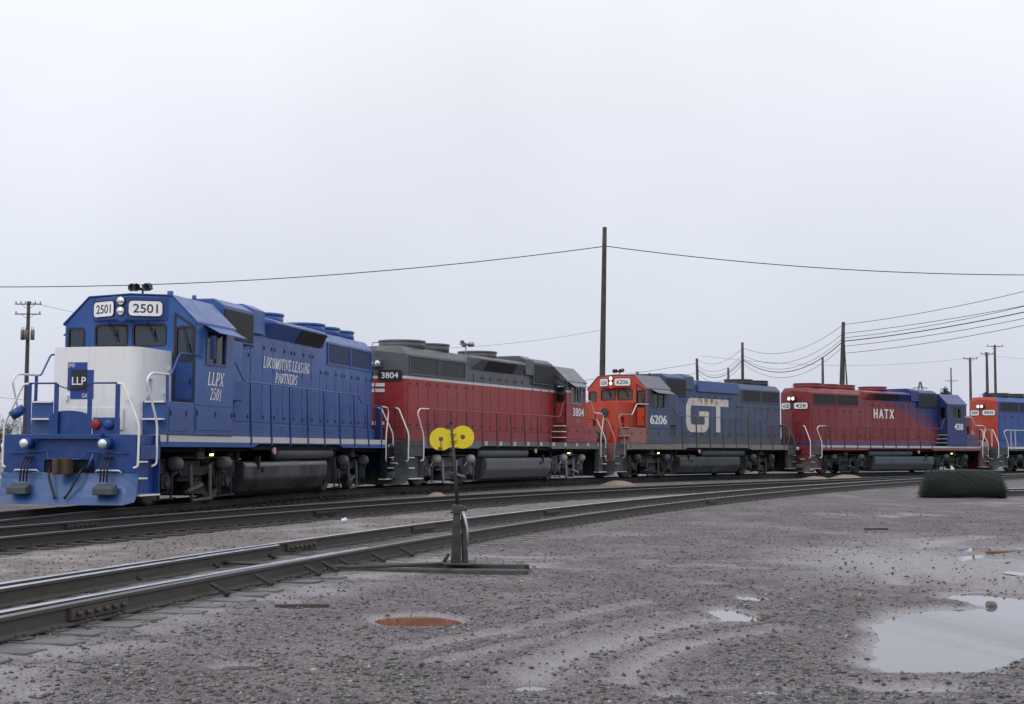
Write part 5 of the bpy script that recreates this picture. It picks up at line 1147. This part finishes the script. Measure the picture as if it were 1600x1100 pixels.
mb.prism([(.075, .10), (.135, .10), (.085, .68), (.055, .68)], 'y', -.05, -.02); mb.prism([(.05, .10), (.10, .10), (.06, .68), (.04, .68)], 'y', .08, .11)
swp(mb, 'stand_body', [swm])
mb = MB(); mb.box(-.09, .10, -.09, .12, .68, .70); mb.cyl((-.01, 0, .70), (-.01, 0, .78), .055, n=14); mb.box(-.055, .07, -.06, .08, .70, .765); mb.cyl((.05, -.03, .72), (.11, -.03, .74), .03, n=10)
swp(mb, 'head_casting', [swm])
mb = MB(); mb.tube([(.07, -.10, .70), (.095, -.13, .62), (.125, -.15, .50), (.13, -.15, .30)], [.02, .018, .014, .014], 8); swp(mb, 'throw_lever', [mat('worn_steel_lever', (.42, .42, .45), .35, .6, var=.1)], 0)
mb = MB(); mb.tube([(-.0, -.01, .76), (-.04, -.01, 1.28), (-.085, -.01, 1.74)], [.024, .02, .013], 8); mb.tube([(-.085, -.01, 1.74), (-.095, -.012, 1.78)], .02, 6); mast = swp(mb, 'mast', [swm], 0)
mb = MB(); pts = []        # dumb-bell shaped target
L_, Rr = Vector((-.205, 1.556)), Vector((.055, 1.583))
ax = (Rr-L_); D = ax.length; ax.normalize(); pe = Vector((-ax.y, ax.x)); rad = .137
a0 = 52
up = [(L_ + (ax*math.cos(R(a)) + pe*math.sin(R(a)))*rad) for a in range(a0, 361-a0, 8)]
dn = [(Rr + (ax*math.cos(R(a)) + pe*math.sin(R(a)))*rad) for a in range(-180+a0, 181-a0, 8)]
mid1 = (L_+Rr)/2 + pe*.098; mid2 = (L_+Rr)/2 - pe*.098
outl = [mid1] + up + [mid2] + dn
mb.prism([(p_.x, p_.y) for p_ in outl], 'y', .015, .021); tg = mb.build('target', [yel], sw)
ct = MB()
for c_ in (L_, Rr): ct.cyl((c_.x, -.1, c_.y), (c_.x, .1, c_.y), .029, n=18)
cut(tg, ct); tg.parent = sw
mb = MB()
for z in (1.47, 1.55, 1.63):
    mb = MB(); mb.box(-.10+(1.63-z)*.1, -.03+(1.63-z)*.1, -.014, .014, z-.012, z+.012); swp(mb, 'target_clamp', [yel], .003)
mb = MB(); mb.tube([(-.205, .008, 1.53), (-.20, .0, 1.49), (-.215, -.005, 1.46)], .006, 5); mb.box(-.235, -.19, -.012, .010, 1.42, 1.46); swp(mb, 'padlock_chain', [mat('rusty_chain', (.12, .05, .03), .7)], .004)

# ------------------------------------------------------------ roll of chain link mesh
wire = mat('green_wire_mesh', (.040, .052, .047), .45, .4, var=.05); wcore = mat('dense_wire_core', (.006, .011, .009), .9, var=.1, sc=30, bump=1.0, bsc=60)
rl_ = empty('wire_mesh_roll', (13.95, 43.9, -.2), R(-9), label='dark green roll of chain link fence mesh lying on the gravel at the right', cat='mesh roll')
mb = MB()
for sh, (rad, nw) in enumerate(((.435, 44), (.415, 40))):
    for k in range(nw):
        for sg in (-1, 1):
            a0 = 2*math.pi*k/nw + sh*.05; x0 = random.uniform(-.03, .03); pts = []
            for j in range(25):
                t_ = j/24; a = a0 + sg*t_*math.pi*1.15; fl = 1 + .04*math.sin(a*3+t_*5) ; pts.append(((-1.18 + 2.36*t_ + x0)*(1 - .10*math.sin(a) - .10*max(math.sin(a), 0)**3 - random.uniform(0, .05)*abs(2*t_-1)), math.cos(a)*rad*fl*1.05, .43 + math.sin(a)*rad*fl*.98))
            mb.tube(pts, .0075, 3)
mb.build('outer_mesh', [wire], rl_)
mb = MB(); sp_ = []
for j in range(140):
    a = j*.19; r_ = .06 + .33*j/140; sp_.append((math.cos(a)*r_*1.02, .425 + math.sin(a)*r_*.97))
n_ = len(sp_); vs = [(-1.10*(1-.12*(z-.43)/.43-.10*max((z-.43)/.43, 0)**3), y, z) for y, z in sp_] + [(1.10*(1-.12*(z-.43)/.43-.10*max((z-.43)/.43, 0)**3), y, z) for y, z in sp_]
mb.add(vs, [(k, k+1, n_+k+1, n_+k) for k in range(n_-1)]); mb.build('inner_coil', [wcore], rl_)
mb = MB()
for k in range(900):
    a = random.random()*6.283; e_ = random.choice((-1, 1)); r_ = random.uniform(.1, .44); x = e_*1.08*(1-.14*math.sin(a)*r_/.43); l = random.uniform(.03, .2)
    mb.tube([(x, math.cos(a)*r_, .43+math.sin(a)*r_), (x+e_*l, math.cos(a)*r_*1.04 + random.uniform(-.03, .03), .43+math.sin(a)*r_*1.0 + random.uniform(-.03, .03))], .005, 3)
mb.build('cut_wire_ends', [wire], rl_)

# ------------------------------------------------------------ loose rails lying on the ground
rm = railmats('bright')
def loose(x0, y0, x1, y1, z, label):
    pth = [Vector((x0 + (x1-x0)*k/20, y0 + (y1-y0)*k/20)) for k in range(21)]
    o = rail_mesh('loose_rail', pth, 0, rm, None, z=z); tag(o, label, 'rail', 'loose rails on the ground')
loose(15.2, 46.1, 26, 54.5, .0, 'upper far loose rail lying on the ground behind the wire roll')
loose(15.1, 45.2, 25.5, 52.6, -.03, 'nearer loose rail lying on the ground just right of the wire roll')

# ------------------------------------------------------------ sand heaps and litter
sand = mat('tan_sand', (.27, .20, .155), .9, var=.1, sc=8, bump=.6, bsc=60, dirt=(.24, .19, .15))
def heap(x, y, rx, ry, hgt, label, seed):
    r = random.Random(seed); mb = MB(); N = 26; Mr = 9; vs = []
    for j in range(Mr+1):
        for k in range(N):
            a = 2*math.pi*k/N; q = j/Mr; w_ = 1 + .12*math.sin(2*a+seed) + .08*math.sin(5*a+seed*2); rr = q*w_
            vs.append((x + rx*rr*math.cos(a), y + ry*rr*math.sin(a), -.24 + .55*hgt*(1/(1+math.exp((q-.52)*9)))*(1 + .08*math.sin(3*a+q*4)) + r.uniform(-.006, .006)))
    mb.add(vs, [(j*N+k, j*N+(k+1) % N, (j+1)*N+(k+1) % N, (j+1)*N+k) for j in range(Mr) for k in range(N)], 0, True)
    tag(mb.build('sand_heap', [sand]), label, 'sand heap', 'sand heaps between the rails')
heap(-2.25, 42.6, .42, .7, .30, 'small tan sand heap under the gap between blue and red locomotives', 1)
heap(4.35, 58.0, .95, 1.6, .36, 'tan sand heap by the rail between the red and the GT locomotives', 2)
heap(15.3, 71.3, 1.0, 1.5, .30, 'left low tan sand heap before the maroon locomotive end', 3)
heap(17.3, 73.2, 1.3, 1.5, .40, 'right larger tan sand heap before the maroon locomotive end', 4)
bagm = mat('white_plastic', (.72, .72, .72), .5, var=0, dirt=(.5, .5, .5))
mb = MB(); mb.lathe((0, 0, 0), (0, 0, 1), [(0, 0), (.01, .14), (.12, .20), (.26, .19), (.38, .12), (.43, .05), (.48, .06), (.49, 0)], 12)
o = mb.build('plastic_bag', [bagm]); o.location = (25.75, 83.1, -.1); o.scale = (1, .8, 1); tag(o, 'white plastic bag against the maroon locomotive truck behind the wire roll', 'bag')
mb = MB(); mb.lathe((0, 0, 0), (.9, .3, .15), [(0, .035), (.1, .048), (.102, .04), (.01, .03)], 12); mb.build
o = mb.build('paper_cup', [bagm]); o.location = (-3.27, 27.4, -.15); tag(o, 'white paper cup lying between the two nearer tracks', 'cup')
def rock(x, y, s, label, mt, seed):
    r = random.Random(seed); bm = bmesh.new(); bmesh.ops.create_icosphere(bm, subdivisions=2, radius=s)
    for v in bm.verts: v.co *= r.uniform(.82, 1.15); v.co.z *= .75
    me = bpy.data.meshes.new('rock'); bm.to_mesh(me); bm.free(); me.materials.append(mt)
    o = bpy.data.objects.new('rock', me); C.objects.link(o); o.location = (x, y, max(gz(x, y), -.26) + s*.35); tag(o, label, 'rock', 'single stones')
rk = mat('rock_brown_grey', (.13, .12, .10), .7, var=.2, bump=.5, sc=12); rp = mat('rock_pale', (.36, .34, .31), .7, var=0, bump=.4)
rock(2.2, 12.35, .05, 'brown rock at the right tip of the small double puddle', rk, 1)
rock(4.62, 13.75, .06, 'rounded mud clod at the far edge of the large puddle', rk, 2)
rock(-1.28, 9.3, .02, 'small pale stone left of the centre foreground', rp, 3); rock(.12, 15.6, .022, 'tiny white stone in front of the switch timbers', rp, 4)
rock(3.4, 13.9, .05, 'dark flat rock left of the large puddle', rk, 5)
for (x, y, l, w_, rz, c_, lab, nm) in ((6.7, 26.2, .5, .08, .2, (.06, .04, .035), 'dark wood scrap lying on the gravel far right of the switch', 'wood_scrap'), (7.0, 20.6, .35, .12, .1, (.17, .075, .045), 'red brown scrap on the wet mud near the right edge', 'rust_scrap'), (-1.9, 13.0, .5, .025, .1, (.06, .045, .035), 'thin rusty rod lying left in the foreground gravel', 'rod')):
    mb = MB(); mb.prism([(-l/2, -w_/2), (l*.2, -w_*.6), (l/2, -w_*.3), (l*.45, w_/2), (-l*.3, w_*.45)], 'z', 0, .03); o = mb.build(nm, [mat('scrap_'+nm, c_, .8, var=.1)], bevel=.004); o.location = (x, y, gz(x, y)+.002); o.rotation_euler.z = rz; tag(o, lab, nm.split('_')[-1])

# ------------------------------------------------------------ poles and wires
wood = mat('pole_wood', (.040, .032, .028), .85, var=.15, sc=3, streak=.3, bump=.5, dirt=(.08, .07, .065))
woodf = mat('far_pole_wood', (.07, .055, .055), .85, var=.1, sc=3, streak=.2, dirt=(.10, .09, .09))
cer = mat('insulator', (.05, .045, .045), .4, var=0); wm = mat('wire_black', (.03, .03, .032), .6, var=0)
def pole(x, y, top, label, lean=(0, 0), r=.14, arms=(), mt=wood, guy=None, cans=False):
    p = empty('utility_pole', (x, y, -.2), label=label, cat='utility pole', group='utility poles')
    mb = MB(); H_ = top + .2; N = 8; path = [(lean[0]*(1-k/N)*1, lean[1]*(1-k/N), H_*k/N) for k in range(N+1)]
    mb.tube(path, [r*1.3 - r*.5*k/N for k in range(N+1)], 12); mb.build('pole_shaft', [mt], p)
    for (z, hw_, ang, ins) in arms:
        mb = MB(); c_, s_ = math.cos(ang)*hw_, math.sin(ang)*hw_; zz = z + .2
        mb.tube([(-c_, -s_-.12, zz), (c_, s_-.12, zz)], .06, 4); mb.build('crossarm', [mt], p)
        for q in (-1, 1):
            mb = MB(); mb.tube([(q*c_*.55, q*s_*.55-.12, zz), (0, -.1, zz-.45)], .02, 4); mb.build('brace', [mt], p)
        for k in range(ins):
            t_ = -.92 + 1.84*k/max(ins-1, 1); mb = MB(); mb.lathe((c_*t_, s_*t_-.12, zz+.05), (0, 0, 1), [(0, .03), (.08, .05), (.12, .06), (.17, .04), (.2, 0)], 8); mb.build('insulator', [cer], p)
    if cans:
        for q in (-1, 0, 1):
            for yy in ((-.28,) if q == 0 else (-.05,)):
                mb = MB(); mb.lathe((q*.42, yy-.12*(q == 0), cans), (0, 0, 1), [(0, 0), (0, .17), (.8, .17), (.86, .1), (.86, 0)], 14); mb.cyl((q*.42-.08, yy, cans+.86), (q*.42-.08, yy, cans+1.1), .03, n=6); mb.cyl((q*.42+.08, yy, cans+.86), (q*.42+.08, yy, cans+1.1), .03, n=6)
                mb.build('transformer', [mat('transformer_rust_grey', (.16, .11, .11), .6, var=.2)], p)
    return p
def cable(pts, r, label, sag=None, grp='overhead wires'):
    mb = MB()
    if sag is not None:
        a, b_ = Vector(pts[0]), Vector(pts[1]); n = 28
        pts = [a + (b_-a)*(k/n) - Vector((0, 0, sag*4*(k/n)*(1-k/n))) for k in range(n+1)]
    mb.tube(pts, r, 5); o = mb.build('overhead_wire', [wm]); tag(o, label, 'wire', grp); return o
pole(4.40, 70, 12.3, 'tall bare dark wooden pole rising in the middle between red and GT locomotives', lean=(0, 0), r=.135)
# its real lean: top shifted right
bpy.data.objects[[o.name for o in bpy.data.objects if o.name.startswith('utility_pole')][-1]].rotation_euler = (0, R(.9), 0)
cable([(4.55, 70, 11.33), (-56, 70, 11.2)], .022, 'long sagging wire from the tall bare pole out of the left edge', 2.1)
cable([(4.62, 70, 11.35), (46, 70, 11.4)], .022, 'long sagging wire from the tall bare pole out of the right edge', 1.38)
pole(22.62, 98, 10.15, 'thick leaning pole with bundle of cables behind the maroon locomotive', r=.15)
bpy.data.objects[[o.name for o in bpy.data.objects if o.name.startswith('utility_pole')][-1]].rotation_euler = (0, R(2.3), 0)
for k, dx in enumerate((.28, .5, .62)): cable([(23.1, 98, 8.9-k*.3), (22.75+dx, 98, 4.0), (22.7+dx, 98, .0)], .03, ('left', 'middle', 'right')[k] + ' riser cable running down beside the thick leaning pole', grp='riser cables')
pole(18.94, 116, 10.06, 'straight bare pole behind the GT locomotive radiator end', r=.13)
pole(18.2, 137, 10.08, 'short looking leaning pole behind the middle of the GT locomotive', r=.15)
bpy.data.objects[[o.name for o in bpy.data.objects if o.name.startswith('utility_pole')][-1]].rotation_euler = (0, R(-1.5), 0)
pole(22.97, 150, 9.91, 'smallest stub pole between the two poles behind the GT locomotive', r=.14, mt=woodf)
pole(27.5, 125, 9.47, 'thin grey pole left of the thick leaning pole', r=.12, mt=woodf)
pole(80.8, 260, 16.5, 'faint far pole with low crossarm behind the maroon locomotive cab', r=.14, arms=[(14.1, 1.2, 0, 0)], mt=woodf)
pole(58.4, 180, 13.1, 'grey pole with single crossarm left of the paired poles at right', r=.17, arms=[(12.95, .95, .15, 2)], mt=woodf)
pole(63.9, 190, 14.5, 'browner pole of the pair with insulators on its crossarm', r=.2, arms=[(14.25, .95, .2, 4)], mt=woodf)
pole(65.0, 190, 15.5, 'tallest crossarm pole of the pair at the right edge', r=.18, arms=[(15.3, 1.12, 0, 2)], mt=woodf)
pole(-41.2, 120, 13.6, 'pole with two crossarms and grey transformers at the left edge', r=.17, arms=[(13.35, 1.12, 0, 6), (12.5, 1.1, 0, 3)], cans=10.5)
# bundles between the poles
A_ = [9.97, 9.35, 9.04, 8.81, 8.46, 7.97]; En = [(11.6, 1.15), (11.1, .9), (11.0, 1.05), (10.75, 1.1), (10.3, 1.05), (9.6, .85)]
names = ('top', 'second', 'third', 'fourth, thickest', 'fifth', 'lowest')
for k in range(6):
    dz_ = (2.4, 1.6, 2.6, 2.2, 2.1, 2.4)[k]; cable([(23.1, 98, A_[k]), (36.5, 70, A_[k] + dz_)], .032 if k == 3 else .018, names[k] + ' wire curving up from the thick leaning pole to the right edge', dz_/4)
    zb = (9.6, 9.0, 8.75, 8.6, 8.3, 8.1)[k]
    if k < 5:
        cable([(22.95, 98, A_[k]-.05), (18.98, 116, zb)], .030 if k == 3 else .015, names[k] + ' sagging wire between the thick leaning pole and the straight pole', (1.1, 1.25, 1.45, 1.5, 1.6)[k])
        cable([(18.9, 116, zb-.05), (18.05, 137, zb+.3)], .028 if k == 3 else .015, names[k] + ' sagging wire between the straight pole and the short leaning pole', (.75, .85, .95, 1.0, 1.1)[k])
cable([(18.0, 137, 9.6), (-30, 150, 4.5)], .02, 'faint wire running left from the short leaning pole', .6)
cable([(18.0, 137, 8.7), (-30, 152, 3.5)], .014, 'faintest lower wire running left from the short leaning pole', 1.6)
cable([(-41, 120, 13.5), (10, 150, 14)], .014, 'thin wire from the transformer pole passing behind the blue cab', 3.0)
cable([(-60, 118, 7.4), (-10, 128, 3.5)], .014, 'upper thin wire left of the white nose', .8); cable([(-60, 118, 5.0), (-10, 128, 2.0)], .014, 'lower thin wire left of the white nose', .6)
cable([(63.9, 190, 14.1), (20, 150, 11.2)], .014, 'thin wire from the paired poles to the left', 1.2); cable([(65, 190, 14.0), (110, 200, 15)], .014, 'thin wire from the paired poles out of the right edge', 1.2)
# lattice mast far away
lt = empty('lattice_tower', (154, 533, 0), label='very faint far lattice transmission tower above the maroon locomotive', cat='lattice tower'); mb = MB()
zs = [0, 8, 15, 20, 24, 27.2]; ws = [3.2, 2.2, 1.6, 1.2, .8, .25]
for a, b_ in ((-1, -1), (-1, 1), (1, 1), (1, -1)): mb.tube([(a*w_, b_*w_, z) for z, w_ in zip(zs, ws)], .13, 4)
for k in range(5):
    for q in (-1, 1):
        mb.tube([(-ws[k], q*ws[k], zs[k]), (ws[k+1], q*ws[k+1], zs[k+1])], .07, 4); mb.tube([(ws[k], q*ws[k], zs[k]), (-ws[k+1], q*ws[k+1], zs[k+1])], .07, 4)
mb.build('lattice_body', [woodf], lt)
for z, w_ in ((24.8, 2.9), (22.2, 2.2)):
    mb = MB(); mb.tube([(-w_, 0, z), (0, 0, z+.4), (w_, 0, z)], .12, 4); mb.tube([(-w_, 0, z), (0, 0, z-.5), (w_, 0, z)], .09, 4); mb.build('crossarm', [woodf], lt)

# ------------------------------------------------------------ trees
leafd = mat('dark_evergreen_leaf', (.028, .045, .03), .8, var=.1, sc=3); bark = mat('bark', (.05, .04, .035), .9)
def tree(x, y, h_, w_, label, seed, lm, nleaf=2600):
    r = random.Random(seed); t_ = empty('tree', (x, y, -.2), label=label, cat='tree'); mb = MB()
    mb.tube([(0, 0, 0), (.05, 0, h_*.5), (0, .05, h_*.9)], [.2, .12, .04], 8); brs = []
    for k in range(22):
        z = h_*r.uniform(.3, .92); a = r.random()*6.28; l = w_*(1.15 - z/h_)*r.uniform(.7, 1.1); q = (math.cos(a)*l, math.sin(a)*l, z + l*.35); mb.tube([(0, 0, z), q], [.05, .015], 5); brs.append((z, q))
    mb.build('trunk', [bark], t_); mb = MB()
    for k in range(nleaf):
        z, q = r.choice(brs); f_ = r.uniform(.25, 1.1); c_ = Vector((q[0]*f_, q[1]*f_, z + (q[2]-z)*f_)) + Vector((r.gauss(0, .12), r.gauss(0, .12), r.gauss(0, .16)))*w_*.8
        u_ = Vector((r.gauss(0, 1), r.gauss(0, 1), r.gauss(0, 1))).normalized(); v_ = u_.orthogonal().normalized(); s_ = r.uniform(.05, .13)
        mb.add([c_ + u_*s_, c_ + v_*s_*.6, c_ - u_*s_, c_ - v_*s_*.6], [(0, 1, 2, 3)])
    mb.build('crown', [lm], t_)
tree(42.9, 140, 8.0, 1.3, 'small dark evergreen crown just above the blue cab numbered 428', 4, leafd)
# far bare wood along the horizon, one mass
r = random.Random(9); mb = MB(); tw = mat('far_bare_twigs', (.11, .10, .105), .9, var=.1)
for k in range(360):
    x = r.uniform(-230, -70) if k < 190 else r.uniform(-60, 330); y = r.uniform(330, 420); h_ = r.uniform(5, 9.5) if k < 190 else r.uniform(3, 6)
    mb.tube([(x, y, -.3), (x + r.uniform(-.4, .4), y, h_*.6)], [.22, .1], 4)
    for j in range(26):
        a = r.random()*6.28; z = h_*r.uniform(.3, .7); l = h_*r.uniform(.15, .42); q = (x + math.cos(a)*l*.7, y + math.sin(a)*l*.7, z + l*.75); mb.tube([(x, y, z), q], [.07, .03], 3)
        for j2 in range(2): mb.tube([q, (q[0]+r.uniform(-.8, .8), q[1]+r.uniform(-.8, .8), q[2]+r.uniform(-.2, .9))], [.04, .02], 3)
tag(mb.build('woodland', [tw]), 'far hazy line of bare trees low on the horizon', 'woodland', kind='stuff')
